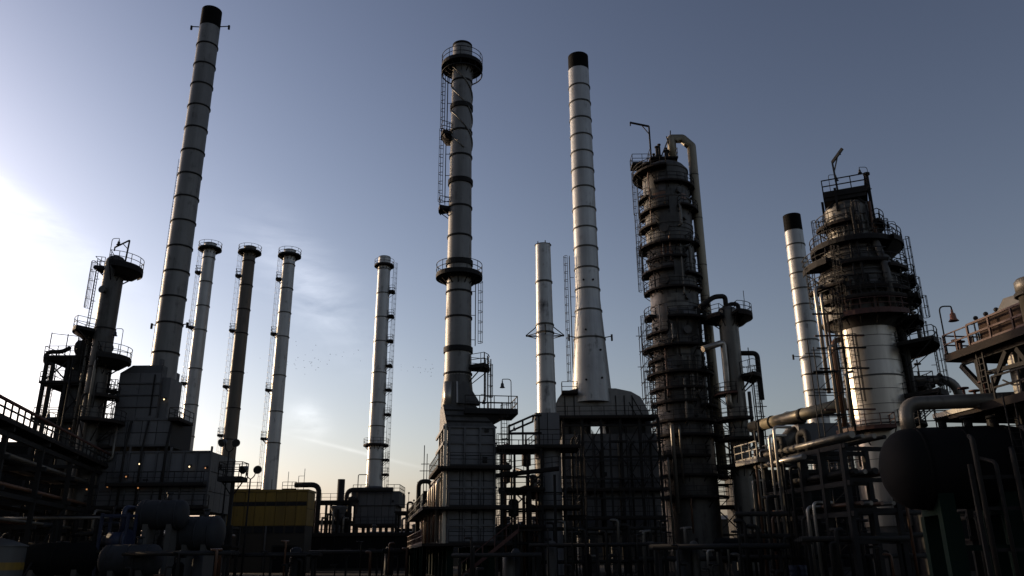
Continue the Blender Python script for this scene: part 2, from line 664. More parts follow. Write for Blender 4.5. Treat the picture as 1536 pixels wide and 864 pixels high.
def panels(parent, o, u, width, z0, z1, nu, nv, matl, gap=.05, th=.05, skip=()):
    """flat cladding panels on a wall; o = left bottom corner xy, u = unit direction, normal = u x z outward"""
    u = Vector((u[0], u[1], 0)).normalized()
    nrm = Vector((u.y, -u.x, 0))
    pw, ph = width / nu, (z1 - z0) / nv
    me = None
    ang = math.atan2(u.y, u.x)
    for i in range(nu):
        for j in range(nv):
            if (i, j) in skip:
                continue
            if me is None:
                b = .018
                a0, a1, c0, c1 = gap / 2, pw - gap / 2, gap / 2, ph - gap / 2
                mb = MB()
                mb.add([(a0, 0, c0), (a1, 0, c0), (a1, 0, c1), (a0, 0, c1), (a0 + b, -th, c0 + b), (a1 - b, -th, c0 + b), (a1 - b, -th, c1 - b), (a0 + b, -th, c1 - b)],
                       [(4, 5, 6, 7), (0, 1, 5, 4), (1, 2, 6, 5), (2, 3, 7, 6), (3, 0, 4, 7)])
                me = mb.mesh('panel')
                me.materials.append(matl)
            if 'casing' in matl.name and random.random() < .07 and pw > .5 and ph > .6:
                c_ = Vector((o[0], o[1], z0)) + u * (pw * (i + random.uniform(.25, .6))) + Vector((0, 0, ph * (j + random.uniform(.2, .5)))) + nrm * (th + .02)
                s_ = random.uniform(.14, .24)
                obj('peep_door', MB().box(-s_, s_, -.12, 0, 0, s_ * 2.4), M['steel'], parent, c_, (0, 0, ang))
            p = Vector((o[0], o[1], z0)) + u * (pw * i) + Vector((0, 0, ph * j)) + nrm * (.002 + random.uniform(0, .012))
            obj('panel', me, None, parent, p, (0, 0, ang))


def bars(parent, name, segs, w, matl, h=None):
    """each segment an object of its own"""
    return [obj(name, MB().bar(a, b, w, h), matl, parent) for a, b in segs]


def frame(parent, x0, x1, y0, y1, levels, nx=1, ny=1, cw=.3, bw=.26, brace=(), decks=(), rails='FBLR', matl=None, deckm=None, railm=None, z0=0.0):
    """steel frame: columns, beams on each level, X braces in the given front bays, decks with rails"""
    matl = matl or M['steel']
    xs = [x0 + (x1 - x0) * i / nx for i in range(nx + 1)]
    ys = [y0 + (y1 - y0) * i / ny for i in range(ny + 1)]
    top = levels[-1]
    cme = MB().box(-cw / 2, cw / 2, -cw / 2, cw / 2, z0, top).mesh('column')
    cme.materials.append(matl)
    for x in xs:
        for y in ys:
            obj('column', cme, None, parent, (x, y, 0))
    for z in levels:
        for y in ys:
            obj('beam', MB().box(x0 + cw / 2, x1 - cw / 2, y - bw / 2 + .02, y + bw / 2 - .02, z - bw - .08, z - .08), matl, parent)
        for x in xs:
            obj('beam', MB().box(x - bw / 2 + .03, x + bw / 2 - .03, y0 + cw / 2, y1 - cw / 2, z - bw - .075, z - .085), matl, parent)
    lv = [z0] + list(levels)
    for (i, k) in brace:
        a, b = xs[i], xs[i + 1]
        bars(parent, 'brace', [((a, y0 - .03, lv[k] + .1), (b, y0 - .03, lv[k + 1] - .3)), ((b, y0 + .05, lv[k] + .1), (a, y0 + .05, lv[k + 1] - .3))], .12, matl)
    for z in decks:
        rect_platform(parent, x0 - .25, x1 + .25, y0 - .25, y1 + .25, z, rails, deckm, railm, th=.12)
# ================================================================ setting
g = MB().add([(-3000, -1500, 0), (3000, -1500, 0), (3000, 4000, 0), (-3000, 4000, 0)], [(0, 1, 2, 3)])
structure(obj('ground', g, M['gravel']))
g = MB().add([(-200, 46, .004), (200, 46, .004), (200, 56, .004), (-200, 56, .004)], [(0, 1, 2, 3)])
structure(obj('road', g, M['asphalt']))
for yk in (45.8, 56.0):
    structure(obj('kerb', MB().box(-200, 200, yk, yk + .2, 0, .14), M['conc']))


# ================================================================ chimneys
def chimney(label, ref, Y, d_top, d_bot, py_top, z_bot, ring_py, cap_py=None, matl='stack', group=None, capm='cap', flare=None, name='chimney',
            thick=(), ring_h=.16, lip=.0):
    X = P(ref[0], ref[1], Y).x
    t = thing(name, label, 'chimney', (X, Y, 0), 0, group)
    zt = Zat(py_top + 4, X, Y)

    def rad(z):
        k = (zt - z) / (zt - z_bot)
        r = (d_top + (d_bot - d_top) * k) / 2
        if flare and z < flare[0]:
            r += (flare[0] - z) * flare[1]
        return r
    zr = sorted(Zat(p, X, Y) for p in ring_py)
    zc = Zat(cap_py, X, Y) if cap_py else zt - .5
    zs = [z_bot] + [z for z in zr if z_bot + .3 < z < zc - .2] + [zc]
    if flare:
        zs = sorted(set(zs + [flare[0]]))
    courses(t, rad, zs, M[matl], n=44)
    m = MB()
    m.lathe([(rad(zc) + .004, zc), (rad(zt) + .004 + lip, zt)], 44)
    m.lathe([(rad(zt) + .004 + lip, zt), (rad(zt) - .12, zt)], 44, smooth=False)
    m.lathe([(rad(zt) - .12, zt), (rad(zt) - .12, zt - 3.0)], 44)
    m.lathe([(rad(zt) - .12, zt - 3.0), (.01, zt - 3.0)], 44, smooth=False)
    obj('chimney_top', m, M[capm], t)
    for p in ring_py:
        z = Zat(p, X, Y)
        if z > z_bot:
            big = p in thick
            band(t, rad(z), z, .5 if big else ring_h, .14 if big else .09, M['steel'] if matl != 'stack' or big else M['vessel'])
    return t, X, rad, zt


# --- A: tall stack of the left heater
tA, XA, rA, zA = chimney('tallest pale grey chimney at left with black sooty top, leaning over the left heater', (285, 262), 81.6, 2.35, 2.7, 13, 14.6,
                         [71, 101, 131, 163, 196, 230, 265, 299, 335, 373, 410, 448, 487, 531, 572], 43, 'stack_d')
m = MB()
for a in (178, 2):
    z = Zat(40, XA, 81.6)
    m.bar(pol(1.1, a, z), pol(2.3, a, z + .1), .09)
    m.bar(pol(2.3, a, z + .2), pol(2.3, a, z - .35), .2)
obj('warning_light_arm', m, M['steel'], tA)
m = MB()
for a in (178, -5):
    z = Zat(488, XA, 81.6)
    m.bar(pol(1.2, a, z), pol(1.95, a, z + .1), .09)
    m.bar(pol(1.95, a, z + .25), pol(1.95, a, z - .35), .18)
obj('warning_light_arm', m, M['steel'], tA)
ladder(tA, pol(rA(20) + .16, 172).to_2d(), pol(1, 172).to_2d(), 22, Zat(250, XA, 81.6), cage=False, w=.035, matl=M['stack_d'])

# --- B: the three distant stacks in a row and the single one right of them
LB = [('left pale grey chimney of the three slim ones with round top walkways', (302, 480), 362, 'stack', 315),
      ('middle dark brown chimney of the three slim ones with round top walkways', (364, 480), 367, 'stack_b', 377),
      ('right pale grey chimney of the three slim ones with round top walkways', (426, 480), 372, 'stack', 436)]
for (lab, ref, pt, mm, _) in LB:
    k = pt - 362
    t, X, rd, zt = chimney(lab, ref, 130, 2.05, 2.35, pt, 0, [388 + k, 424 + k, 460 + k, 496 + k, 532 + k + 22, 608 + k, 655 + k], pt + 5, mm, 'slim chimneys standing in a row', lip=.06)
    zp = Zat(pt + 12, X, 130)
    ring_platform(t, rd(zp), rd(zp) + .95, zp, 0, 360, M['steel'], w=.05)
    for i, (py, dy) in enumerate(((409, 0), (491, 0), (575, 0), (648, 0))):
        z = Zat(py + k, X, 130)
        ring_platform(t, rd(z), rd(z) + .95, z, 160, 205, M['deck'], brackets=True, nseg=3)
    ladder(t, pol(rd(20) + .2, 178).to_2d(), (-1, 0), 3, zp, cage=True, w=.022, matl=M['stack'], k=.5)
tS, XS, rS, zS = chimney('slim pale chimney standing alone in the centre distance with balconies up its right side', (569, 560), 140, 2.25, 2.95, 383, 8, [405, 441, 477, 513, 560, 605, 640, 690], 386, 'stack', lip=.0)
zp = Zat(399, XS, 140)
ring_platform(tS, rS(zp), rS(zp) + .7, zp, w=.05)
zp = Zat(668, XS, 140)
ring_platform(tS, rS(zp), rS(zp) + .8, zp, w=.05)
for py in (438, 475, 512, 549, 585, 622, 690, 712):
    z = Zat(py, XS, 140)
    ring_platform(tS, rS(z), rS(z) + 1.05, z, -25, 25, nseg=3)
ladder(tS, pol(rS(30) + .45, 0).to_2d(), (1, 0), 10, zS - 2, cage=True, w=.035, k=.7)

# --- C: stack of the centre heater
YC = 72
tC, XC, rC, zC = chimney('dark soot-stained chimney in the centre with two round walkways and caged ladders', (690, 330), YC, 2.0, 2.55, 65, 14.2,
                         [125, 163, 200, 237, 275, 313, 357, 396, 440, 478, 526, 562], 72, 'stack_d', thick=(163, 275, 396, 526), lip=.05)
for (py, a0, a1, ro) in ((100, 0, 360, 1.15), (414, 0, 360, 1.05)):
    z = Zat(py, XC, YC)
    ring_platform(tC, rC(z), rC(z) + ro, z, a0, a1, M['steel'], drop=.32)
obj('hoop', MB().lathe([(rC(zC) + 1.1 + .07 * math.cos(q * math.pi / 3), Zat(112, XC, YC) + .07 * math.sin(q * math.pi / 3)) for q in range(6)], 40, closed=True), M['steel'], tC)
m = MB()
for a in range(0, 360, 45):
    m.bar(pol(rC(zC) + 1.1, a, Zat(112, XC, YC)), pol(rC(zC) + 1.0, a, Zat(100, XC, YC) - .1), .06)
obj('hoop_hanger', m, M['steel'], tC)
for (py, a0, a1) in ((203, 152, 212), (314, 160, 205), (552, -32, 22)):
    z = Zat(py, XC, YC)
    ring_platform(tC, rC(z), rC(z) + (1.0 if a0 > 0 else 1.7), z, a0, a1, nseg=3, drop=.3)
    if py == 203:
        obj('belly_plate', MB().lathe([(rC(z) + .98, z - .1), (rC(z) + .7, z - .75), (rC(z), z - .95)], 4, (0, 0, 0), a0, a1), M['steel'], tC)
for (p0, p1, a) in ((195, 112, 182), (306, 208, 184), (518, 425, 4), (602, 556, -8)):
    rr = rC(Zat(p0, XC, YC))
    aa = pol(1, a)
    off = .4 if a > 90 else (.35 if p0 < 600 else 1.3)
    ladder(tC, (aa * (rr + off)).to_2d(), aa.to_2d(), Zat(p0, XC, YC), Zat(p1, XC, YC), cage=True, w=.07, cage_from=.3)
# helical strake near the top
m = MB()
for s in range(3):
    pts = []
    for i in range(40):
        a = s * 120 + i * 12 - 60
        z = zC - 2.2 - i * .27
        pts.append(pol(rC(z) + .07, a, z))
    m.tube(pts, .075, 6, .01)
obj('helical_strake', m, M['stack_d'], tC)

# --- D: the short stack and E: the flared one
YD = 80
tD, XD, rD, zD = chimney('plain short grey chimney right of the centre one, with triangular bracket arms', (817, 480), YD, 1.6, 1.95, 364, Zat(622, P(817, 480, YD).x, YD), [424, 488, 500, 534, 575], 368, 'stack', capm='stack_d', lip=.1)
z = Zat(504, XD, YD)
m = MB()
for a in (0, 90, 180, 270):
    m.bar(pol(.8, a, z), pol(2.0, a, z), .1, .12)
    m.bar(pol(.8, a, z + 1.05), pol(2.0, a, z + .05), .09)
for a in (0, 90, 180, 270):
    m.bar(pol(1.95, a, z + .02), pol(1.95, a + 90, z + .02), .07)
obj('bracket_arm', m, M['steel'], tD)
m = MB()
for i in range(5):
    m.cyl(pol(.7, i * 72, zD), pol(.7, i * 72, zD + .3), .06, None, 6)
obj('lifting_lug', m, M['steel'], tD)

YE = 88
XE = P(875, 330, YE).x
tE, XE, rE, zE = chimney('tall bright silver chimney with black top, flaring wide onto the large heater', (877, 330), YE, 2.6, 2.95, 82, Zat(606, XE, YE),
                         [133, 157, 182, 207, 232, 258, 285, 316, 345, 374, 405, 436, 468, 510], 107, 'stack', flare=(Zat(450, XE, YE), .068))
ladder(tE, pol(rE(Zat(480, XE, YE)) + .4, 178).to_2d(), (-1, 0), Zat(575, XE, YE), Zat(396, XE, YE), cage=True, w=.07, cage_from=.3)
m = MB()
for a in (200, -15):
    z = Zat(508, XE, YE)
    m.bar(pol(rE(z), a, z), pol(rE(z) + .8, a, z + .1), .09)
    m.bar(pol(rE(z) + .8, a, z + .3), pol(rE(z) + .8, a, z - .45), .2)
obj('warning_light_arm', m, M['steel'], tE)
for py, a in ((425, -112), (425, -68), (575, -110), (572, -62), (530, -58), (500, -108)):
    z = Zat(py, XE, YE)
    obj('port', MB().cyl(pol(rE(z) - .05, a, z), pol(rE(z) + .12, a, z), .12, None, 8), M['steel'], tE)

# --- H: the silver stack behind the reactor
YH = 105
tH, XH, rH, zH = chimney('silver chimney with black top half hidden behind the fat reactor tower', (1208, 480), YH, 2.45, 2.95, 320, 10, [369, 391, 412, 435, 459, 485, 512, 538, 563, 587, 612], 348, 'stack')
m = MB()
z = Zat(535, XH, YH)
m.bar(pol(1.3, 180, z), pol(2.3, 180, z + .1), .09)
m.bar(pol(2.3, 180, z + .3), pol(2.3, 180, z - .4), .2)
obj('warning_light_arm', m, M['steel'], tH)
# ================================================================ left heater under the tall chimney
def XP(px, py, Y):
    return P(px, py, Y).x


def box_heater(name, label, loc, rz=0.0):
    return thing(name, label, 'furnace', loc, rz)


def legs(parent, x0, x1, y0, y1, z, nx, ny, w=.45, matl=None):
    me = MB().box(-w / 2, w / 2, -w / 2, w / 2, 0, z).mesh('leg')
    me.materials.append(matl or M['conc'])
    for i in range(nx + 1):
        for j in range(ny + 1):
            obj('leg', me, None, parent, (x0 + (x1 - x0) * i / nx, y0 + (y1 - y0) * j / ny, 0))


Y1 = 79.0
h1 = box_heater('process_furnace', 'wide panelled grey furnace at left carrying the tallest chimney', (XP(235, 720, Y1), Y1, 0))
ox = h1.location.x
zc0, zc1 = Zat(768, ox, Y1), Zat(678, ox, Y1)
zb1 = Zat(628, ox, Y1)
za1 = Zat(546, ox, Y1)
X = lambda px, py=700: XP(px, py, Y1) - ox
# radiant box
x0, x1 = X(128, 720), X(313, 720)
obj('casing', MB().box(x0, x1, .05, 7.0, zc0, zc1), M['core'], h1)
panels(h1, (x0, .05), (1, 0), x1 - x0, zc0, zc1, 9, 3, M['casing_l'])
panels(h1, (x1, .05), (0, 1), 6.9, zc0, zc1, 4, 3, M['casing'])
bars(h1, 'buckstay', [((x0 + (x1 - x0) * i / 9, -.05, zc0), (x0 + (x1 - x0) * i / 9, -.05, zc1 + (.5 if i % 3 == 0 else .05))) for i in range(10)], .16, M['casing'], .2)
bars(h1, 'girder', [((x0 - .1, -.1, zc0 + (zc1 - zc0) * k), (x1 + .1, -.1, zc0 + (zc1 - zc0) * k)) for k in (.0, .5, 1.0)], .12, M['casing'], .16)
legs(h1, x0 + .4, x1 - .4, .6, 6.4, zc0, 5, 1)
rect_platform(h1, x0 - .5, x1 + .3, -1.5, -.2, zc0 + .4, 'FLR')
rect_platform(h1, X(170), X(313), -1.0, -.2, zc0 + (zc1 - zc0) * .45, 'F')
# gap with daylight under the shoulder, carried on stubs
zg = zc1 + .55
me = MB().box(-.12, .12, -.12, .12, zc1 - .02, zg + .05).mesh('stub')
me.materials.append(M['steel'])
for px in (146, 176, 206, 232, 252):
    for yy in (.4, 4.6):
        obj('stub', me, None, h1, (X(px), yy, 0))
# shoulder box
x0, x1 = X(143, 650), X(256, 650)
obj('casing', MB().box(x0, x1, .15, 5.2, zg, zb1), M['core'], h1)
panels(h1, (x0, .15), (1, 0), x1 - x0, zg, zb1, 5, 2, M['casing_l'])
rect_platform(h1, X(256, 628) + .05, X(272, 628), -.6, 3.0, zb1 - .1, 'FLR')
bars(h1, 'girder', [((x0, .03, z), (x1, .03, z)) for z in (zg + .1, zb1 - .06)], .12, M['casing'], .2)
# convection box with chamfered top
x0, x1 = X(172, 590), X(236, 590)
zm = zb1 + (za1 - zb1) * .86
xc = x0 + 1.2
m = MB()
for (y, rev) in ((.5, False), (4.8, True)):
    pass
m.add([(x0, .5, zb1), (x1, .5, zb1), (x1, .5, za1), (xc, .5, za1), (x0, .5, zm), (x0, 4.8, zb1), (x1, 4.8, zb1), (x1, 4.8, za1), (xc, 4.8, za1), (x0, 4.8, zm)],
      [(0, 1, 2, 3, 4), (9, 8, 7, 6, 5), (0, 5, 6, 1), (1, 6, 7, 2), (2, 7, 8, 3), (3, 8, 9, 4), (4, 9, 5, 0)])
obj('convection_box', m, M['casing'], h1)
panels(h1, (x0 + .06, .5), (1, 0), x1 - x0 - .12, zb1, zm, 2, 4, M['casing_l'])
bars(h1, 'girder', [((x0 - .06, .36, zb1 + (zm - zb1) * k), (x1, .36, zb1 + (zm - zb1) * k)) for k in (.02, .27, .52, .77)], .12, M['casing'], .14)
m = MB().box(x1 - .1, X(252, 560), .9, 3.8, zb1 + .2, za1 - 1.2)
m.box(x1 - .6, X(238, 540), .8, 4.0, za1 - 1.2, za1 + .75)
obj('flue_duct', m, M['casing_l'], h1)
obj('flue_seam', MB().box(X(227, 580), X(229, 580), .3, .36, zb1 + .4, za1 - 1.0), M['steel'], h1)
obj('stack_pedestal', MB().cyl((XA - ox, 81.6 - Y1, zb1), (XA - ox, 81.6 - Y1, zb1 + 1.6), 1.75, 1.5, 28), M['casing'], h1)
# pressure pipes on the face
for px, w in ((186, .12), (212, .1), (248, .14)):
    pipe(h1, [(X(px), -.35, zc0 + .3), (X(px), -.35, zc1 + .3), (X(px) + .1, .0, zb1 - .2)], w, 'pipe_k', 8)
pipe(h1, [(X(150), -.5, zc0 - .4), (X(150), -.5, zc1 - .8), (X(170), -.5, zc1 - .8), (X(170), -.5, zb1)], .14, 'pipe', 8)
# stair landing and ladder towards the column
rect_platform(h1, X(135, 650) - 1.2, X(172, 655), -.9, .1, zg - .0, 'FL')
ladder(h1, (X(176, 600) - .5, .3), (-1, 0), zb1, za1 - 2.5, cage=False, w=.06)
rect_platform(h1, X(168, 580) - .6, x0, .3, 1.5, za1 - 2.6, 'FL')
# balcony on the right flank
YB = 76.0
bx = XP(352, 700, YB)
t = thing('lookout_balcony', 'small railed balcony on a post beside the wide left furnace', 'balcony', (bx, YB, 0))
zb = Zat(718, bx, YB)
rect_platform(t, -1.15, 1.0, -.9, .9, zb, 'FBLR', M['steel'], h=1.45, w=.07, th=.3)
obj('post', MB().box(-.15, .15, -.15, .15, 0, zb - .2), M['steel'], t)
bars(t, 'brace', [((-.1, 0, zb - 1.5), (-1.0, 0, zb - .3)), ((.1, 0, zb - 1.5), (.9, 0, zb - .3))], .1, M['steel'])
obj('rail_mid', MB().bar((-1.15, -.9, zb + .95), (1.0, -.9, zb + .95), .06), M['rail'], t)


def flood_mast(label, px, py, Y, wscale=1.0, heads=2):
    x = XP(px, py, Y)
    zt = Zat(py, x, Y)
    t = thing('floodlight_mast', label, 'floodlight', (x, Y, 0), 0, 'floodlight masts')
    obj('mast', MB().cyl((0, 0, 0), (0, 0, zt - .9), .11, .07, 8), M['steel'], t)
    m = MB().tube([(-.42, 0, zt), (-.38, 0, zt - .6), (0, 0, zt - .95), (.38, 0, zt - .6), (.42, 0, zt)], .05, 6, .2)
    obj('yoke', m, M['steel'], t)
    for s in (-1, 1)[:heads]:
        c = Vector((s * .55, -.1, zt + .05))
        mm = MB().cyl(c + Vector((-s * .1, .25, .1)), c + Vector((s * .15, -.25, -.12)), .2, .36, 14)
        mm.cyl(c + Vector((s * .15, -.25, -.12)), c + Vector((s * .18, -.31, -.15)), .4, .4, 14)
        obj('floodlight_head', mm, M['shade'], t)
    return t


flood_mast('twin headed floodlight mast standing before the yellow building', 377, 704, 76)
flood_mast('twin headed floodlight mast behind the railed balcony', 345, 664, 78)

# ================================================================ slender column at far left with the frame tower beside it
YO = 78.0
XO = XP(160, 478, YO)
tO = thing('distillation_column', 'slim dark column at far left with a davit on its round top walkway', 'column', (XO, YO, 0))
rO = .98
zO = Zat(392, XO, YO)
courses(tO, lambda z: rO if z > 12 else rO + .05, [0, 5, 9, 12.0, 16, 20, 24, 27.5, zO - .3], M['vessel'], n=32)
obj('top_head', MB().lathe([(rO, zO - .3), (rO * .93, zO + .1), (rO * .7, zO + .4), (rO * .35, zO + .55), (.01, zO + .6)], 28), M['vessel'], tO)
for z in (12.0, 20, 24):
    band(tO, rO, z, .14, .05)
zt = Zat(403, XO, YO)
ring_platform(tO, rO, rO + 1.0, zt + .055, 60, 200, M['steel'])
ring_platform(tO, rO, rO + 1.75, zt, -75, 60, M['steel'], drop=.5)
obj('belly_plate', MB().lathe([(rO + 1.7, zt - .35), (rO + .9, zt - 1.0), (rO, zt - 1.1)], 8, (0, 0, 0), -60, 45), M['steel'], tO)
zz = Zat(498, XO, YO)
ring_platform(tO, rO, rO + 1.9, zz, 120, 235, M['steel'], drop=.3)
obj('belly_plate', MB().lathe([(rO + 1.85, zz - .25), (rO + .9, zz - .85), (rO, zz - .9)], 8, (0, 0, 0), 135, 225), M['steel'], tO)
zz = Zat(538, XO, YO)
ring_platform(tO, rO, rO + 1.9, zz, -70, 50, M['steel'], drop=.4)
obj('belly_plate', MB().lathe([(rO + 1.85, zz - .3), (rO + .9, zz - 1.0), (rO, zz - 1.0)], 8, (0, 0, 0), -60, 45), M['steel'], tO)
zz = Zat(596, XO, YO)
ring_platform(tO, rO, rO + 1.3, zz, -60, 40, M['deck'])
zz = Zat(634, XO, YO)
ring_platform(tO, rO, rO + 2.2, zz, -80, 60, M['deck'])
ladder(tO, pol(rO + .75, 185).to_2d(), (-1, 0), Zat(495, XO, YO), zt, cage=True, w=.06, cage_from=2.4)
ladder(tO, pol(rO + .7, 190).to_2d(), (-1, 0), Zat(560, XO, YO), Zat(498, XO, YO), cage=True, w=.06, cage_from=.4)
m = MB()
p0 = Vector((.95, 0, zt))
m.tube([p0, p0 + Vector((.15, 0, 3.2)), p0 + Vector((-1.3, 0, 2.4))], .09, 8, .1)
m.bar(p0 + Vector((.1, 0, 2.2)), p0 + Vector((-.5, 0, 2.8)), .08)
m.bar(p0 + Vector((-1.3, 0, 2.45)), p0 + Vector((-1.3, 0, 2.0)), .1)
obj('davit', m, M['steel'], tO)
pipe(tO, [(.3, -1.25, 3), (.3, -1.25, zz + 6), (.75, -.7, zz + 6.5)], .16, 'pipe', 8)
pipe(tO, [(-.5, -1.2, 3), (-.5, -1.2, 17), (-.3, -.8, 17.3)], .1, 'pipe_k', 8)
flange_manhole(tO, rO, -40, Zat(525, XO, YO), .45)
flange_manhole(tO, rO, -100, Zat(440, XO, YO), .3)
bell_lamp('gooseneck lamp at the very top of the slim left column', (XO - .55, YO - .4, zt + .058), 3.2, (.6, 0, 0), 1.0)
bell_lamp('gooseneck lamp arching over the right middle walkway of the slim left column', (XO + 2.3, YO - .8, Zat(538, XO, YO)), 2.9, (-1, 0, 0), 1.0)

# frame tower left of it
YT = 80.0
XT = XP(111, 580, YT)
tT = thing('frame_tower', 'open steel frame tower with stacked decks left of the slim column', 'tower', (XT, YT, 0))
lv = [Zat(p, XT, YT) for p in (700, 632, 578, 541)]
frame(tT, -2.3, 2.3, -1.6, 2.2, lv, 2, 1, .28, .24, brace=((0, 3), (1, 2)), decks=lv[1:])
vz = lv[0]
obj('inner_vessel', MB().lathe([(1.35, vz), (1.35, lv[2] + 1.3), (1.1, lv[2] + 1.9), (.5, lv[2] + 2.2), (.01, lv[2] + 2.3)], 28, (.2, .4, 0)), M['vessel'], tT)
m = MB().drum_x(-.9, .9, .85, .35)
obj('fan_drum', m, M['grey'], tT, (.9, -.2, lv[3] + 1.25))
obj('saddle', MB().box(.3, 1.5, -.7, .3, lv[3], lv[3] + .6), M['steel'], tT)
pipe(tT, [(-1.7, -1.4, 3), (-1.7, -1.4, lv[2] + 2), (-2.6, -1.4, lv[2] + 2), (-2.6, -1.4, lv[3] + .6), (-1.0, -1.4, lv[3] + .6), (-.8, -.6, lv[3] + 1.2)], .22, 'pipe_k', 10)
pipe(tT, [(1.6, -1.75, 2), (1.6, -1.75, lv[3] + 2.4), (.6, -1.0, lv[3] + 2.4)], .14, 'pipe', 8)
pipe(tT, [(.5, -1.85, 2), (.5, -1.85, lv[3])], .11, 'pipe_k', 8)
ladder(tT, (-2.65, .6), (-1, 0), lv[0], lv[3], cage=True, w=.06)
m = MB()
for (x, y, h) in ((-2.3, -1.6, 2.6), (-.6, -1.6, 2.4), (1.0, -1.6, 2.2)):
    m.bar((x, y, lv[3]), (x, y, lv[3] + h), .07)
m.bar((-2.3, -1.6, lv[3] + 2.5), (1.0, -1.6, lv[3] + 2.1), .06)
obj('awning_frame', m, M['rail'], tT)

# ================================================================ pipe rack running in from the left edge
A = PZ(-60, 601, 10.5)
B = PZ(232, 734, 10.5)
dv = (B - A)
dv.z = 0
L = dv.length
ang = math.degrees(math.atan2(dv.y, dv.x))
rk = thing('pipe_rack', 'long dark pipe rack running in from the left edge with a railed upper walkway', 'pipe rack', (A.x, A.y, 0), ang)
# local x along the rack, local -y towards the camera side (right of travel)
nb = 8
me = MB().box(-.16, .16, -.16, .16, 0, 10.2).mesh('column')
me.materials.append(M['steel'])
for i in range(nb + 1):
    for y in (0.0, 5.0):
        obj('column', me, None, rk, (L * i / nb, y, 0))
    for z in (4.2, 6.4, 8.4, 10.2):
        obj('cross_beam', MB().box(L * i / nb - .13, L * i / nb + .13, -.5, 5.5, z - .3, z), M['steel'], rk)
for z in (6.1, 9.9):
    for y in (-.02, 5.02):
        obj('long_beam', MB().box(0, L, y - .12, y + .12, z - .32, z), M['steel'], rk)
k = 0
for (z, ys, rr) in ((4.35, (.6, 1.2, 1.9, 3.0, 4.2), .16), (6.55, (.5, 1.2, 2.1, 2.9, 3.6, 4.4), .18), (8.55, (.7, 1.7, 2.5, 3.6, 4.5), .2)):
    for y in ys:
        r_ = rr * random.uniform(.7, 1.5)
        pipe(rk, [(0, y, z + r_), (L, y, z + r_)], r_, random.choice(('pipe_k', 'pipe_k', 'pipe', 'pipe_r')), 10)
rect_platform(rk, 0, L, -.6, .9, 10.45, 'F', M['deck'], w=.1, h=1.15)
pipe(rk, [(0, 1.4, 10.75), (L * .8, 1.4, 10.75), (L * .8, 1.4, 8)], .28, 'pipe_r', 10)
pipe(rk, [(0, -.75, 11.45), (L * .97, -.75, 11.45)], .1, 'redox', 8)
for (i, z0, z1) in ((0, 4.2, 10), (2, 4.2, 10), (4, 4.2, 10), (6, 4.2, 10)):
    bars(rk, 'brace', [((L * i / nb, -.1, z0 - 4), (L * (i + 1) / nb, -.1, z0 + 1.7))], .12, M['steel'])
lp = PZ(14, 618, 10.5)
bell_lamp('gooseneck lamp standing on the pipe rack at the left edge', (A + dv * .3 + Vector((-.4, .3, 0))).to_3d().to_2d().to_3d() + Vector((0, 0, 10.45)), 2.9, (-1, -.2, 0), 1.0)

# ================================================================ low equipment at the left
def hdrum(name, label, px, py, Y, length, r, m, rz=0, z=None, nozzle=True, group=None, legm='conc', head=None):
    p = P(px, py, Y)
    t = thing(name, label, 'vessel', (p.x, Y, 0), rz, group)
    zc = p.z if z is None else z
    obj('shell', MB().drum_x(-length / 2, length / 2, r, head or r * .5), M[m], t, (0, 0, zc))
    for sx in (-.3, .3):
        obj('saddle', MB().box(sx * length - .2, sx * length + .2, -r * .75, r * .75, 0, zc - r * .55), M[legm], t)
    for sx in (-.42, 0, .42):
        obj('weld_band', MB().cyl((sx * length - .06, 0, zc), (sx * length + .06, 0, zc), r + .025, None, 28), M[m], t)
    if nozzle:
        obj('nozzle', MB().cyl((length * .15, 0, zc + r * .9), (length * .15, 0, zc + r + .45), .2, None, 12).cyl((length * .15, 0, zc + r + .45), (length * .15, 0, zc + r + .57), .3, None, 12), M[m], t)
    return t


hdrum('horizontal_drum', 'grey horizontal drum with dished end, low in front of the left furnace', 243, 772, 66, 3.0, 1.15, 'grey', 4)
hdrum('horizontal_drum', 'pale squat drum half in the dark right of the dished grey drum', 300, 800, 68, 2.6, 1.35, 'grey', -3)
hdrum('horizontal_drum', 'lower grey drum at the bottom, under the dished grey drum', 196, 840, 62, 3.4, 1.1, 'grey', 0)
hdrum('horizontal_drum', 'long dark drum lying at the bottom beside the white tank', 90, 838, 64, 5.5, 1.2, 'drum', 0)
# blue pump frame
p = P(175, 800, 64)
t = thing('pump_skid', 'blue painted pump skid in the dark beside the grey drums', 'pump', (p.x, 64, 0))
frame(t, -1.0, 1.0, -.6, .8, [2.2, Zat(770, p.x, 64)], 1, 1, .2, .2, matl=M['blue'])
obj('pump_casing', MB().cyl((-.5, 0, 3.1), (.7, 0, 3.1), .65, .65, 18).cyl((.7, 0, 3.1), (1.0, 0, 3.1), .85, .85, 18), M['blue'], t)
obj('motor', MB().cyl((-1.0, 0, 3.1), (-.5, 0, 3.1), .4, .4, 16), M['grey'], t)
obj('skid_deck', MB().box(-1.2, 1.2, -.8, 1.0, 2.21, 2.45), M['steel'], t)
pipe(t, [(.3, .1, 3.6), (.3, .1, 5.6), (.3, 2.5, 5.6)], .2, 'blue', 10)
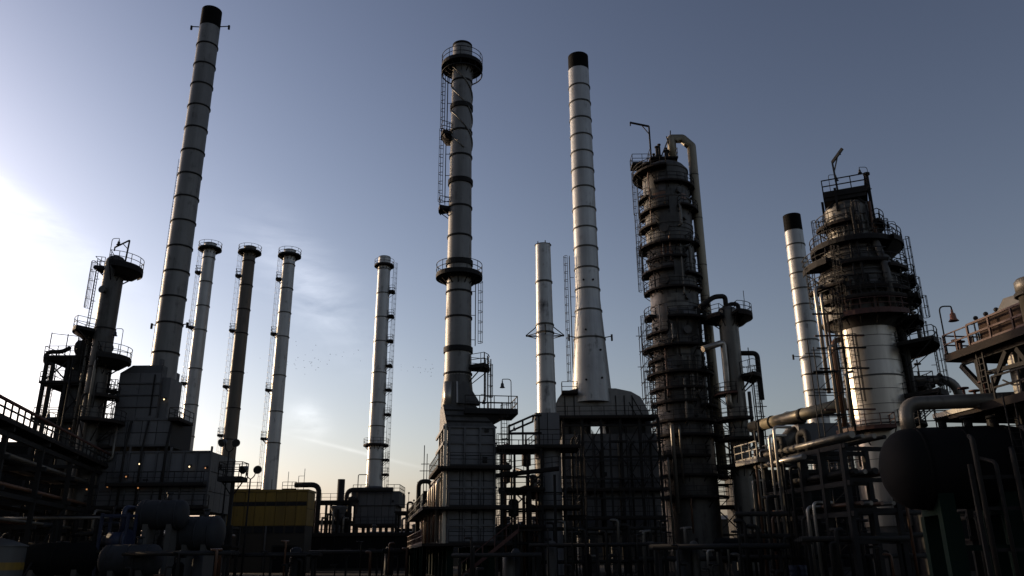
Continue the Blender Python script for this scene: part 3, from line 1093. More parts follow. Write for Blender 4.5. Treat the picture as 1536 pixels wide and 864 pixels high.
# white tank in the corner
p = P(4, 812, 58)
t = thing('storage_tank', 'white round tank with shallow cone roof in the bottom left corner', 'tank', (p.x - .4, 58, 0))
zt = Zat(812, p.x, 58)
obj('tank_wall', MB().lathe([(1.9, 0), (1.9, zt - .35)], 40), M['white'], t)
obj('tank_roof', MB().lathe([(2.0, zt - .36), (2.0, zt - .28), (.9, zt + .1), (.3, zt + .22), (.01, zt + .24)], 40), M['white'], t)
obj('roof_vent', MB().cyl((0, 0, zt + .2), (0, 0, zt + .5), .15, .15, 10).cyl((0, 0, zt + .5), (0, 0, zt + .58), .25, .1, 10), M['grey'], t)
obj('yellow_band', MB().ring(1.9, 1.915, 1.1, 1.6, 40), M['yellow'], t)
# low manifold of pipes
t = thing('pipe_manifold', 'low manifold of looped pipes in the dark under the left pipe rack', 'pipework', (P(50, 790, 66).x, 66, 0))
for i in range(6):
    x = -4.2 + i * 1.9
    zz = 3.0 + (i % 3) * .7
    pipe(t, [(x, 0, 0), (x, 0, zz), (x + 1.2, 0, zz), (x + 1.2, 1.5, zz), (x + 1.2, 1.5, 0)], .13 + .04 * (i % 3), ('pipe', 'pipe_k', 'grey')[i % 3], 8)
for z in (1.6, 2.3, 4.9):
    pipe(t, [(-5, -.3, z), (8.5, -.3, z)], .12, 'pipe', 8)
for x in (-5, -1.5, 2, 5.2, 8.5):
    obj('support', MB().box(x - .1, x + .1, -.45, -.15, 0, 4.85), M['steel'], t)
t = thing('pipe_trestle', 'dark steel trestle of pipe supports below the slim left column', 'trestle', (P(112, 780, 74).x, 74, 0))
frame(t, -3.5, 5.0, -1, 2, [3.2, 5.6], 4, 1, .25, .25, brace=((1, 0), (3, 1)), decks=(3.2,), rails='F')
for i in range(5):
    pipe(t, [(-3 + i * 1.7, -.8, 0), (-3 + i * 1.7, -.8, 5.0 + .3 * i), (-3 + i * 1.7, 2.5, 5.0 + .3 * i)], .13, ('pipe_k', 'pipe')[i % 2], 8)
t = thing('pipe_trestle', 'dark steel trestle crowded with pipes under the wide left furnace', 'trestle', (P(262, 800, 76).x, 76, 0))
frame(t, -5, 5.4, -.8, 1.4, [2.8, 4.6], 5, 1, .25, .22, brace=((0, 0), (2, 0), (4, 1)), decks=(2.8,), rails='F')
for i in range(9):
    pipe(t, [(-4.6 + i * 1.15, -.6, 0), (-4.6 + i * 1.15, -.6, 3.4 + (i * 37 % 5) * .35), (-4.6 + i * 1.15, 2.5, 3.4 + (i * 37 % 5) * .35)], .1 + .03 * (i % 3), ('pipe_k', 'pipe', 'pipe_r')[i % 3], 8)


def lit_lamp(label, px, py, Y, glow='glow_w', s=.072):
    p = P(px, py, Y)
    t = thing('bulkhead_lamp', label, 'lamp', (p.x, Y, p.z), 0, 'small lit lamps in the dark plant')
    obj('bracket', MB().bar((0, .35, .12), (0, .0, .12), .05).box(-.09, .09, .3, .36, 0, .25), M['rail'], t)
    obj('hood', MB().lathe([(.22, .1), (.12, .2), (.001, .22)], 12), M['shade'], t)
    obj('globe', MB().sphere((0, 0, 0), s, 10, 6, 1.1), M[glow], t)


for lab, px, py, Y, gl in (
        ('small lit lamp at the foot of the tallest chimney', 246, 599, 79.55, 'glow_w'),
        ('small lit lamp on the slim left column shaft', 104, 643, 78.0, 'glow_o'),
        ('small lit lamp at the upper left corner of the wide left furnace', 138, 662, 78.72, 'glow_w'),
        ('white lit lamp high on the left half of the wide furnace face', 209, 696, 78.58, 'glow_w'),
        ('white lit lamp high on the right half of the wide furnace face', 284, 700, 78.58, 'glow_w'),
        ('faint lit lamp at the far right end of the wide furnace face', 308, 702, 78.58, 'glow_o'),
        ('orange lit lamp mid-height on the wide furnace face', 189, 715, 78.58, 'glow_o'),
        ('upper orange lamp of the pair beside the slim left column', 127, 722, 76.66, 'glow_o'),
        ('lower orange lamp of the pair beside the slim left column', 130, 734, 76.66, 'glow_o'),
        ('dim orange lamp on the lower walkway of the wide furnace', 161, 730, 78.58, 'glow_o'),
        ('orange lamp above a dimmer one on the lower furnace walkway', 207, 732, 78.58, 'glow_o'),
        ('white lit lamp on the wall of the yellow building', 345, 803, 109.7, 'glow_w'),
        ('lowest white lamp at the left corner of the yellow building', 341, 832, 109.7, 'glow_w'),
        ('upper lit lamp on the dark pipework right of the yellow building', 471, 803, 119.5, 'glow_o'),
        ('lower lit lamp on the dark pipework right of the yellow building', 471, 824, 119.5, 'glow_w')):
    lit_lamp(lab, px, py, Y, gl)

# ================================================================ yellow building
YY = 110.0
xl, xr = XP(336, 760, YY), XP(460, 760, YY)
by = thing('yellow_building', 'low industrial building with two yellow cladding bands behind the balcony', 'building', (xl, YY, 0))
Wd = xr - xl
zt = Zat(735, (xl + xr) / 2, YY)
zz = [Zat(p, (xl + xr) / 2, YY) for p in (753, 759, 789, 800)]
obj('wall', MB().box(0, Wd, 0, 4, 0, zt), M['brick'], by)
obj('parapet', MB().box(-.15, Wd + .15, -.2, 4.1, zt - .25, zt + .05), M['yellow'], by)
panels(by, (0, 0), (1, 0), Wd, zz[0], zt - .27, 8, 1, M['yellow'], .04, .08)
panels(by, (0, 0), (1, 0), Wd, zz[2], zz[1], 8, 1, M['yellow'], .04, .08)
panels(by, (Wd, 0), (0, 1), 4, zz[2], zt - .27, 2, 2, M['yellow'], .04, .08)
for (z0, z1) in ((zz[1] + .05, zz[0] - .05), (zz[3], zz[2] - .1)):
    for i in range(8):
        x = Wd * (i + .1) / 8
        w = Wd * .8 / 8
        o = obj('window', MB().box(x, x + w, -.06, -.003, z0, z1), M['steel'], by)
        for q in range(2):
            obj('pane', MB().box(x + w * (.04 + .5 * q), x + w * (.46 + .5 * q), -.075, -.061, z0 + .06, z1 - .06), M['glass'], o)
dx0, dx1 = XP(408, 840, YY) - xl, XP(443, 840, YY) - xl
o = obj('roller_door', MB().box(dx0, dx1, -.08, -.003, 0, Zat(821, xl, YY)), M['drum'], by)
obj('door_frame', MB().box(dx0 - .15, dx0, -.14, -.003, 0, Zat(821, xl, YY)).box(dx1, dx1 + .15, -.14, -.003, 0, Zat(821, xl, YY)).box(dx0 - .15, dx1 + .15, -.14, -.09, Zat(821, xl, YY), Zat(821, xl, YY) + .2), M['steel'], o)
obj('downpipe', MB().cyl((XP(397, 820, YY) - xl, -.15, 0), (XP(397, 820, YY) - xl, -.15, zz[2]), .12, .12, 8), M['conc'], by)
for f0, f1 in ((.02, .42), (.68, .85)):
    rl = MB()
    rail_path(rl, [(Wd * f0, .2, zt + .05), (Wd * f1, .2, zt + .05)], 1.0, .06)
    obj('roof_railing', rl, M['rail'], by)
m = MB()
for (x, h) in ((Wd * .5, 1.6), (Wd * .7, 2.6), (Wd * .83, 2.0), (Wd * .9, 3.0)):
    m.bar((x, 2, zt + .05), (x, 2, zt + h), .06)
m.bar((Wd * .83, 2, zt + 2.0), (Wd * .9, 2, zt + 2.0), .05)
obj('roof_aerial', m, M['rail'], by)

# ================================================================ distant heater under the lone slim chimney
YF = 136.0
xf = XP(562, 760, YF)
hf = thing('process_furnace', 'distant dark furnace block under the slim lone chimney', 'furnace', (xf, YF, 0))
XF = lambda px: XP(px, 760, YF) - xf
z0, z1 = Zat(790, xf, YF), Zat(738, xf, YF)
x0, x1 = XF(526), XF(598)
m = MB().add([(x0, 0, z1 - 2.2), (x1, 0, z1 - 2.2), (x1, 0, z1), (x0, 0, z1), (x0, 8, z1 - 2.2), (x1, 8, z1 - 2.2), (x1, 8, z1), (x0, 8, z1)],
             [(0, 1, 2, 3), (7, 6, 5, 4), (0, 3, 7, 4), (1, 5, 6, 2), (3, 2, 6, 7), (0, 4, 5, 1)])
obj('casing', m, M['core'], hf)
panels(hf, (x0, 0), (1, 0), x1 - x0, z1 - 2.2, z1, 6, 1, M['casing'])
obj('lower_casing', MB().box(x0 + .5, x1 - .5, .3, 7.5, z0, z1 - 2.2), M['core'], hf)
panels(hf, (x0 + .5, .3), (1, 0), x1 - x0 - 1, z0, z1 - 2.2, 6, 2, M['casing'])
legs(hf, x0 + 1, x1 - 1, .8, 7, z0, 3, 1, .5)
rect_platform(hf, x0 - .6, x1 + .3, -1.2, -.05, z0 + .3, 'FLR')
for pp in ([(x0 + .2, .2, z1), (XF(552), .2, z1)], [(XF(578), .2, z1), (x1, .2, z1), (x1, 7, z1)]):
    rl = MB()
    rail_path(rl, pp, 1.2, .08)
    obj('roof_railing', rl, M['rail'], hf)
obj('stack_foot', MB().cyl((XS - xf, 140 - YF, z1 - .1), (XS - xf, 140 - YF, z1 + 1.2), 1.8, 1.5, 24), M['casing'], hf)
m = MB()
m.tube([(XF(536), -.5, z0 + 2), (XF(536), -.5, z1 + 2.8), (XF(550), -.5, z1 + 2.8), (XF(550), -.5, z1)], .08, 6)
obj('vent_frame', m, M['rail'], hf)
pipe(hf, [(XF(521), -1, 0), (XF(521), -1, z1 + .3), (XF(590), -1, z1 + .3)], .38, 'pipe_k', 12)
pipe(hf, [(XF(527), -1.6, 2), (XF(527), -1.6, z1 - 1.2), (XF(532), -1.6, z1 - 1.2), (XF(534), 0, z1 - 1.5)], .4, 'pipe_k', 12)
# little dark flue and the pipe bridge left of it
t = thing('flue_pipe', 'short dark flue standing left of the distant furnace', 'flue', (XP(511, 740, 134), 134, 0))
zq = Zat(719, t.location.x, 134)
obj('flue_shell', MB().lathe([(.62, zq - 5), (.6, zq), (.5, zq), (.5, zq - 1)], 20), M['pipe_k'], t)
obj('flue_base', MB().box(-.8, .8, -.8, .8, 0, zq - 5), M['casing'], t)
t = thing('pipe_bridge', 'low pipe bridge with goosenecked pipes right of the yellow building', 'pipe rack', (XP(497, 790, 120), 120, 0))
XB = lambda px: XP(px, 780, 120) - t.location.x
zl = [Zat(p, t.location.x, 120) for p in (812, 782, 752)]
frame(t, XB(470), XB(525), 0, 3, zl, 3, 1, .3, .3, brace=((1, 0),), decks=(zl[2], zl[1]), rails='F')
pipe(t, [(XB(441), -1, zl[2] + 2.3), (XB(478), -1, zl[2] + 2.3), (XB(478), -1, 0)], .38, 'pipe_k', 12, 1.2)
for i, px in enumerate((474, 484, 492, 500, 508, 516)):
    pipe(t, [(XB(px), -.4, 0), (XB(px), -.4, zl[1] + .5 * i % 2), (XB(px), 3.2, zl[1] + .5 * i % 2)], .16, ('pipe_k', 'pipe')[i % 2], 8)
obj('hopper', MB().lathe([(.4, zl[1] + .2), (1.3, zl[1] + 1.9), (1.35, zl[1] + 2.2), (.01, zl[1] + 2.25)], 18, (XB(505), 1, 0)), M['casing'], t)
t = thing('pipe_bridge', 'low pipe bridge between the distant furnace and the centre furnace', 'pipe rack', (XP(617, 790, 125), 125, 0))
XB2 = lambda px: XP(px, 780, 125) - t.location.x
zl = [Zat(p, t.location.x, 125) for p in (815, 792, 768)]
frame(t, XB2(594), XB2(640), 0, 3, zl, 3, 1, .3, .3, decks=(zl[2],), rails='F')
for i, px in enumerate((598, 604, 611, 618, 626, 633)):
    pipe(t, [(XB2(px), -.4, 0), (XB2(px), -.4, zl[i % 3] + 1.4), (XB2(px) + .8, -.4, zl[i % 3] + 1.4), (XB2(px) + .8, -.4, zl[i % 3])], .16, ('pipe_k', 'pipe')[i % 2], 8)
m = MB()
for px, h in ((604, 2.6), (612, 2.8), (620, 1.7)):
    m.bar((XB2(px), 0, zl[2]), (XB2(px), 0, zl[2] + h), .07)
    m.sphere((XB2(px), 0, zl[2] + h), .16, 8, 5)
obj('lamp_spike', m, M['rail'], t)
# dark mass of far plant along the horizon
fx = [(-95, 150, 26, 10, 8.5), (-56, 165, 30, 10, 7.2), (-14, 172, 34, 10, 6.6), (30, 165, 34, 10, 9), (72, 150, 30, 10, 10), (112, 140, 34, 10, 11)]
names = ('far flat-roofed shed behind the left pipe rack', 'far flat-roofed shed behind the wide left furnace', 'far flat-roofed shed seen low in the centre gap',
         'far flat-roofed shed behind the large heater', 'far flat-roofed shed behind the reactor tower', 'far flat-roofed shed at the right edge')
for (x, y, w, d, h), nm in zip(fx, names):
    t = thing('industrial_shed', nm, 'shed', (x, y, 0), 0, 'far sheds along the horizon')
    obj('wall', MB().box(-w / 2, w / 2, 0, d, 0, h - .6), M['brick'], t)
    obj('roof', MB().add([(-w / 2 - .4, -.4, h - .6), (w / 2 + .4, -.4, h - .6), (w / 2 + .4, d + .4, h - .6), (-w / 2 - .4, d + .4, h - .6), (-w / 2 - .4, d / 2, h + .4), (w / 2 + .4, d / 2, h + .4)],
                         [(0, 1, 5, 4), (3, 4, 5, 2), (0, 4, 3), (1, 2, 5), (0, 3, 2, 1)]), M['casing'], t)
    for i in range(6):
        xx = -w / 2 + w * (i + .25) / 6
        obj('window', MB().box(xx, xx + w / 12, -.05, -.003, 2.2, 3.8), M['glass'], t)
# ================================================================ centre furnace under the dark chimney
Y2 = 69.0
c2 = P(671, 760, Y2)                       # its near left corner
ROT2 = 10.0
h2 = thing('process_furnace', 'centre furnace with lit left flank, tall panelled box below the dark chimney', 'furnace', (c2.x, Y2, 0), ROT2)
inv2 = Matrix.Rotation(-R(ROT2), 3, 'Z')


def L2(v):
    return inv2 @ (Vector(v) - h2.location)


W2 = L2((XP(744, 760, Y2), Y2, 0)).length
D2, DM, DU = 24.0, 13.0, 8.0
zf = lambda py: Zat(py, c2.x + 2, Y2)
zA2, zB2, zC2, zD2, zE2 = zf(815), zf(761), zf(701), zf(664), zf(640)
obj('casing', MB().box(0, W2, .06, D2, zA2, zB2 + 1.6), M['core'], h2)
obj('middle_casing', MB().box(0, W2, .06, DM, zB2 + 1.6, zC2), M['core'], h2)
obj('upper_casing', MB().box(0, W2, .06, DU, zC2, zE2), M['core'], h2)
panels(h2, (0, .06), (1, 0), W2, zA2, zB2, 4, 3, M['casing_l'])
panels(h2, (0, .06), (1, 0), W2, zB2, zC2, 4, 3, M['casing_l'])
panels(h2, (0, .06), (1, 0), W2, zC2, zD2, 3, 2, M['casing_l'])
panels(h2, (0, .06), (1, 0), W2, zD2, zE2, 3, 2, M['casing_l'])
panels(h2, (0, D2), (0, -1), D2 - .06, zA2, zB2 + 1.6, 9, 3, M['casing_l'])
panels(h2, (0, DM), (0, -1), DM - .06, zB2 + 1.6, zC2, 5, 1, M['casing_l'])
panels(h2, (0, DU), (0, -1), DU - .06, zC2, zE2, 3, 3, M['casing_l'])
# stays on the lit left flank
segs = []
for i in range(10):
    y = .3 + (D2 - .6) * i / 9
    segs.append(((-.25, y, zA2), (-.25, y, zE2 + .3 if y < DU else (zC2 + .2 if y < DM else zB2 + 1.7))))
bars(h2, 'buckstay', segs, .28, M['alu'], .3)
for i in range(9):
    y = 1.6 + (D2 - 2.2) * i / 9
    pipe(h2, [(-.75, y, zA2 + .2), (-.75, y, (zC2 if y < DM else zB2 + 1.6) - 1.0), (-.1, y, (zC2 if y < DM else zB2 + 1.6) - .6)], .16, ('alu', 'pipe_r')[i % 2], 8)
bars(h2, 'girder', [((-.4, .0, z), (-.4, q, z)) for z, q in ((zB2 - .25, D2), (zC2 - .25, DM), (zD2, DU), (zE2, DU))], .16, M['casing'], .25)
for z, q in ((zA2, D2), (zB2, D2), (zC2, DU + 1)):
    rect_platform(h2, -2.1 if q == D2 else -.95, -.02, -1.3, q, z, 'LB', M['deck'], M['redox'] if z == zA2 else M['rail'])
    rect_platform(h2, .02, W2 + 1.2, -1.3, -.08, z + .01, 'FR', M['deck'])
rect_platform(h2, W2 + .05, W2 + 3.4, -.5, 3.2, zD2 - .3, 'FRB', M['deck'])
bars(h2, 'girder', [((-.1, -.1, z), (W2 + .1, -.1, z)) for z in (zD2, zE2, (zB2 + zC2) / 2, (zA2 + zB2) / 2)], .14, M['casing'], .16)
bars(h2, 'buckstay', [((x, -.1, zA2), (x, -.1, zE2)) for x in (.08, W2 * .34, W2 * .67, W2 - .08)], .16, M['casing'], .2)
# legs
legs(h2, .3, W2 - .3, .4, D2 - .4, zA2 - .1, 1, 6, .55, M['green'])
legs(h2, -1.9, -1.9, -1.1, D2 - .6, zA2 - .1, 1, 6, .3, M['green'])
# roof hood up to the chimney
px_, py_ = L2((XC, YC, 0)).x, L2((XC, YC, 0)).y
zT = zf(602)
r_ = 1.45
m = MB()
bx0, bx1, by0, by1 = -.15, W2 + .1, -.05, 7.9
m.add([(bx0, by0, zE2), (bx1, by0, zE2), (bx1, by1, zE2), (bx0, by1, zE2), (px_ - r_, py_ - r_, zT), (px_ + r_, py_ - r_, zT), (px_ + r_, py_ + r_, zT), (px_ - r_, py_ + r_, zT)],
      [(0, 1, 5, 4), (1, 2, 6, 5), (2, 3, 7, 6), (3, 0, 4, 7), (4, 5, 6, 7)])
obj('roof_hood', m, M['vessel'], h2)
for i, k in enumerate((.25, .5, .75)):
    y = by0 + (py_ - r_ - by0) * k - .06
    z = zE2 + (zT - zE2) * k
    bars(h2, 'hood_rib', [((bx0 + (px_ - r_ - bx0) * k, y, z), (bx1 + (px_ + r_ - bx1) * k, y, z))], .12, M['steel'])
# chimney foot: breeching with angled lit duct
m = MB()
m.lathe([(1.5, zT - .05), (1.42, zT + 1.3), (1.2, zf(545))], 28, (px_, py_, 0))
obj('breeching', m, M['vessel'], h2)
m = MB().add([(px_ - .15, py_ - 1.7, zT + .1), (px_ + 1.9, py_ - 1.7, zT + .1), (px_ + 1.9, py_ - .4, zT + .1), (px_ - .15, py_ - .4, zT + .1),
              (px_ - .15, py_ - 1.3, zf(566)), (px_ + .7, py_ - 1.3, zf(566)), (px_ + .7, py_ - .4, zf(566)), (px_ - .15, py_ - .4, zf(566))],
             [(0, 1, 5, 4), (1, 2, 6, 5), (2, 3, 7, 6), (3, 0, 4, 7), (4, 5, 6, 7), (3, 2, 1, 0)])
obj('flue_transition', m, M['vessel'], h2)
m = MB()
for k in range(5):
    t0 = k / 4
    m.bar((px_ - .2, py_ - 1.75 + t0 * .42, zT + .2 + t0 * (zf(566) - zT - .3)), (px_ - .2, py_ - .3, zT + .2 + t0 * (zf(566) - zT - .3)), .1)
m.bar((px_ - .2, py_ - 1.75, zT + .1), (px_ - .2, py_ - 1.3, zf(566)), .14)
obj('duct_rib', m, M['alu'], h2)
obj('side_flue', MB().cyl((px_ - .95, py_ - 1.0, zT - .4), (px_ - .95, py_ - 1.0, zf(566)), .4, .4, 18), M['alu'], h2)
# big right platform of the chimney foot
rect_platform(h2, px_ + .4, px_ + 5.1, py_ - 2.6, py_ + .9, zf(612), 'FRB', M['steel'], th=.35, h=1.25, w=.07)
m = MB().add([(px_ + .6, py_ - 2.4, zf(615)), (px_ + 4.6, py_ - 2.4, zf(615)), (px_ + 4.6, py_ + .6, zf(615)), (px_ + .6, py_ + .6, zf(615)), (px_ + .6, py_ - 2.0, zf(638)), (px_ + 2.4, py_ - 2.0, zf(636)), (px_ + 2.4, py_ + .4, zf(636)), (px_ + .6, py_ + .4, zf(638))],
             [(0, 1, 5, 4), (1, 2, 6, 5), (2, 3, 7, 6), (3, 0, 4, 7), (4, 5, 6, 7), (3, 2, 1, 0)])
obj('platform_gusset', m, M['steel'], h2)
m = MB()
for x in (px_ + 2.3, px_ + 2.6, px_ + 2.9):
    m.bar((x, py_ - 1.2, zf(612)), (x, py_ - 1.2, zf(520) - (x - px_ - 2.3)), .09)
obj('riser', m, M['steel'], h2)
ladder(h2, (W2 + .9, .6), (0, -1), zD2, zf(616), cage=True, w=.07, cage_from=.4)
ladder(h2, (W2 + .3, -.4), (0, -1), zA2, zD2 - .3, cage=True, w=.06)
wp = h2.matrix_world
rot2 = Matrix.Rotation(R(ROT2), 3, 'Z')
bell_lamp('gooseneck bell lamp on the big walkway of the centre chimney', h2.location + rot2 @ Vector((px_ + 4.6, py_ - 2.2, zf(612))), 2.75, (-1, 0, 0), 1.05)
bell_lamp('lower bell lamp on the inner edge of the centre chimney walkway', h2.location + rot2 @ Vector((px_ + 3.2, py_ + .6, zf(612))), 2.0, (-1, 0, 0), .9)
# aerial and looped pipe on the far left flank
t = thing('aerial_mast', 'thin aerial mast with crossbars behind the left flank of the centre furnace', 'mast', (XP(636, 700, 96), 96, 0))
za = Zat(668, t.location.x, 96)
obj('mast', MB().bar((0, 0, 0), (0, 0, za), .09).bar((.35, 0, 0), (.35, 0, za - 1.0), .08), M['rail'], t)
for k, w in ((3.0, 1.0), (2.2, .7), (4.3, 1.5)):
    obj('crossbar', MB().bar((-w / 2, 0, za - k), (w / 2 + .3, 0, za - k), .08), M['rail'], t)
t = thing('looped_pipe', 'dark looped vent pipe at the far left end of the centre furnace', 'pipework', (XP(637, 745, 92), 92, 0))
zz = Zat(722, t.location.x, 92)
pipe(t, [(-.7, 0, 0), (-.7, 0, zz), (.7, 0, zz), (.7, 0, zz - 2.2), (.1, 0, zz - 2.2)], .26, 'pipe_k', 10, .6)
obj('support', MB().box(-.2, .2, .5, .8, 0, zz - 1), M['steel'], t)
# stair in front
t = thing('steel_stair', 'rusty steel stair climbing right to left in front of the centre furnace', 'stair', (XP(735, 830, 64), 64, 0))
p0, p1 = Vector((-2.4, 0, 0.1)), Vector((2.2, 0, 3.6))
for y in (-.4, .4):
    obj('stringer', MB().bar(p0 + Vector((0, y, 0)), p1 + Vector((0, y, 0)), .08, .25), M['redox'], t)
    m = MB()
    m.bar(p0 + Vector((0, y, 1.0)), p1 + Vector((0, y, 1.0)), .06)
    for k in range(6):
        q = p0 + (p1 - p0) * (k / 5)
        m.bar(q + Vector((0, y, 0)), q + Vector((0, y, 1.0)), .06)
    obj('handrail', m, M['redox'], t)
for k in range(15):
    q = p0 + (p1 - p0) * ((k + .5) / 15)
    obj('tread', MB().box(q.x - .13, q.x + .13, -.37, .37, q.z - .02, q.z + .02), M['deck'], t)
obj('landing', MB().box(2.2, 4.0, -.5, .5, 3.55, 3.65), M['deck'], t)
obj('post', MB().box(3.7, 3.9, -.1, .1, 0, 3.55), M['steel'], t)

# ================================================================ base of the short chimney and its frame
z0, z1 = Zat(668, XD, YD), Zat(622, XD, YD)
tb = thing('vertical_vessel', 'pale upright vessel with square head box carrying the short chimney', 'vessel', (XD, YD, 0))
rv = 1.32
courses(tb, lambda z: rv, [0, 2.5, 5.0, 7.5, z0 - .3], M['casing_l'], n=36)
hw = 1.2
obj('head_box', MB().box(-hw, hw, -hw, hw, z0 - .3, z1), M['core'], tb)
panels(tb, (-hw, -hw), (1, 0), 2 * hw, z0 - .3, z1, 2, 2, M['casing_l'])
panels(tb, (-hw, hw), (0, -1), 2 * hw, z0 - .3, z1, 2, 2, M['casing_l'])
for z in (2.5, 5.0, 7.5):
    band(tb, rv, z, .15, .06)
rect_platform(tb, -2.2, 3.0, -2.4, 2.0, z0 - .35, 'FLR', M['deck'])
rect_platform(tb, -2.2, 3.0, -2.2, 1.6, Zat(762, XD, YD), 'FLR', M['deck'])
pipe(tb, [(-.5, -1.6, z0 - .6), (-.5, -1.6, z0 - 2.2), (-.9, -1.5, z0 - 3.2)], .1, 'pipe_k', 8)
pipe(tb, [(1.55, -.8, 0), (1.55, -.8, z0 - .6)], .15, 'pipe_k', 8)

YG = 78.0
xg = XP(778, 740, YG)
tg = thing('pipe_trestle', 'tall steel trestle with pitched top between the centre furnace and the short chimney', 'trestle', (xg, YG, 0))
XG = lambda px, py=720: XP(px, py, YG) - xg
lv = [Zat(p, xg, YG) for p in (812, 790, 762, 735, 708, 672, 652)]
frame(tg, XG(752), XG(812), -1.2, 3.0, lv[:-1], 3, 1, .22, .2, brace=((0, 0), (2, 1), (1, 3), (2, 4)), decks=(lv[1], lv[3], lv[5]), rails='F')
zr = Zat(628, xg, YG)
segs = [((XG(764, 660), -1.2, lv[5]), (XG(764, 660), -1.2, zr - .9)), ((XG(764, 650), -1.2, zr - .9), (XG(800, 640), -1.2, zr + .1)), ((XG(800, 640), -1.2, zr + .1), (XG(812, 640), -1.2, zr + .1)),
        ((XG(808, 650), -1.2, lv[5]), (XG(808, 650), -1.2, zr + .1)), ((XG(784, 650), -1.2, lv[5]), (XG(784, 650), -1.2, zr - .4)), ((XG(764, 650), -1.2, zr - 1.6), (XG(812, 650), -1.2, zr - 1.6)),
        ((XG(764, 650), 2.5, zr - .9), (XG(800, 640), 2.5, zr + .1)), ((XG(764, 650), -1.2, zr - .9), (XG(764, 650), 2.5, zr - .9)), ((XG(800, 640), -1.2, zr + .1), (XG(800, 640), 2.5, zr + .1))]
bars(tg, 'rafter', segs, .18, M['steel'])
random.seed(5)
for i in range(14):
    px = 753 + i * 4.6
    x = XG(px)
    zt = random.choice(lv[1:6])
    y = random.uniform(-1.0, 2.6)
    pipe(tg, [(x, y, 0), (x, y, zt), (x + random.uniform(-1.2, 1.2), y, zt), (x + .2, y + 1.2, zt + .4)], random.uniform(.08, .16), random.choice(('pipe', 'pipe_k', 'pipe_r')), 8)
for (px, py, r, h) in ((760, 725, .35, 1.8), (790, 700, .45, 2.0), (800, 750, .4, 2.2), (770, 776, .5, 1.5)):
    obj('filter_pot', MB().lathe([(.01, 0), (r, .15), (r, h), (r * .6, h + .2), (.01, h + .25)], 16, (XG(px), .6, Zat(py, xg, YG))), M['vessel'], tg)
bell_lamp('small gooseneck lamp beside the pitched steel frame', (xg + XG(762, 650), YG - 1.3, lv[5]), 2.6, (1, 0, 0), .8)
# diagonal gangway
t = thing('gangway', 'sloping dark gangway under the short chimney vessel', 'walkway', (XP(812, 705, 74), 74, 0))
zz = Zat(706, t.location.x, 74)
obj('deck', MB().bar((-4.2, 0, zz - .5), (1.6, 0, zz + .1), .9, .2), M['deck'], t)
rl = MB()
rail_path(rl, [(-4.2, -.45, zz - .4), (1.6, -.45, zz + .2)], 1.05, .06)
obj('railing', rl, M['rail'], t)
for x in (-3.6, 1.2):
    obj('post', MB().box(x - .12, x + .12, .1, .34, 0, zz - .35), M['steel'], t)

# ================================================================ large heater under the flared chimney
Y3 = 86.0
x3 = XP(912, 720, Y3)
h3 = thing('process_furnace', 'large grey furnace with sloping shoulders under the flared silver chimney', 'furnace', (x3, Y3, 0))
X3 = lambda px, py=700: XP(px, py, Y3) - x3
z3 = lambda py: Zat(py, x3, Y3)
xl, xr = X3(846, 720), X3(990, 720)
zb, zt = z3(800), z3(650)
obj('casing', MB().box(xl, xr, .1, 9, zb, zt), M['core'], h3)
panels(h3, (xl, .1), (1, 0), xr - xl, zb, zt, 6, 6, M['casing_l'])
legs(h3, xl + .5, xr - .5, .6, 8.4, zb, 4, 1, .6)
# shoulders
hx0, hx1, hx2, hx3, hx4, hx5 = X3(834, 612), X3(838, 592), X3(852, 584), X3(948, 590), X3(962, 597), X3(975, 622)
zs0 = z3(628)
prof = [(hx0, zs0), (hx0, z3(604)), (hx0 + .25, z3(596)), (hx1 + .3, z3(589)), (hx2, z3(584)), (hx2 + 1.2, z3(580)), (X3(925, 590), z3(581)), (hx3, z3(586)), (hx4, z3(594)), (X3(969, 608), z3(606)), (hx5, z3(618)), (hx5, zs0)]
m = MB()
n_ = len(prof)
yf, yb = .6, 5.5
m.add([(x, yf, z) for x, z in prof] + [(x, yb, z) for x, z in prof], [tuple(range(n_)), tuple(reversed(range(n_, 2 * n_)))] + [(i, i + n_, (i + 1) % n_ + n_, (i + 1) % n_) for i in range(n_)])
obj('shoulder_casing', m, M['stack_d'], h3)
bars(h3, 'shoulder_rib', [((X3(px, 610), yf - .06, zs0), (X3(px, 610), yf - .06, z3(592))) for px in (848, 862, 925, 938, 950)], .1, M['steel'])
bars(h3, 'shoulder_rib', [((hx3, yf - .06, z3(592)), (X3(968, 622), yf - .06, zs0)), ((hx3 - .3, yf - .06, z3(602)), (X3(958, 622), yf - .06, zs0))], .08, M['steel'])
# air gap under the shoulder with daylight between posts
bars(h3, 'hanger', [((X3(px, 640), 1.0, zt), (X3(px, 640), 1.0, zs0)) for px in (838, 856, 884, 912, 940, 968)], .25, M['steel'])
obj('plenum', MB().box(X3(840, 640), X3(888, 640), 1.2, 5, zt, zs0), M['casing'], h3)
obj('plenum', MB().box(X3(910, 640), X3(980, 640), 1.2, 5, zt, zs0), M['casing'], h3)
rect_platform(h3, X3(832, 625), X3(982, 625), -1.6, .5, zs0, 'FLR', M['deck'])
rect_platform(h3, xl - .5, xr + .6, -1.3, 0, z3(735), 'FLR', M['deck'])
rect_platform(h3, X3(843, 590), X3(866, 590), -.4, .58, z3(588), 'FLR', M['deck'])
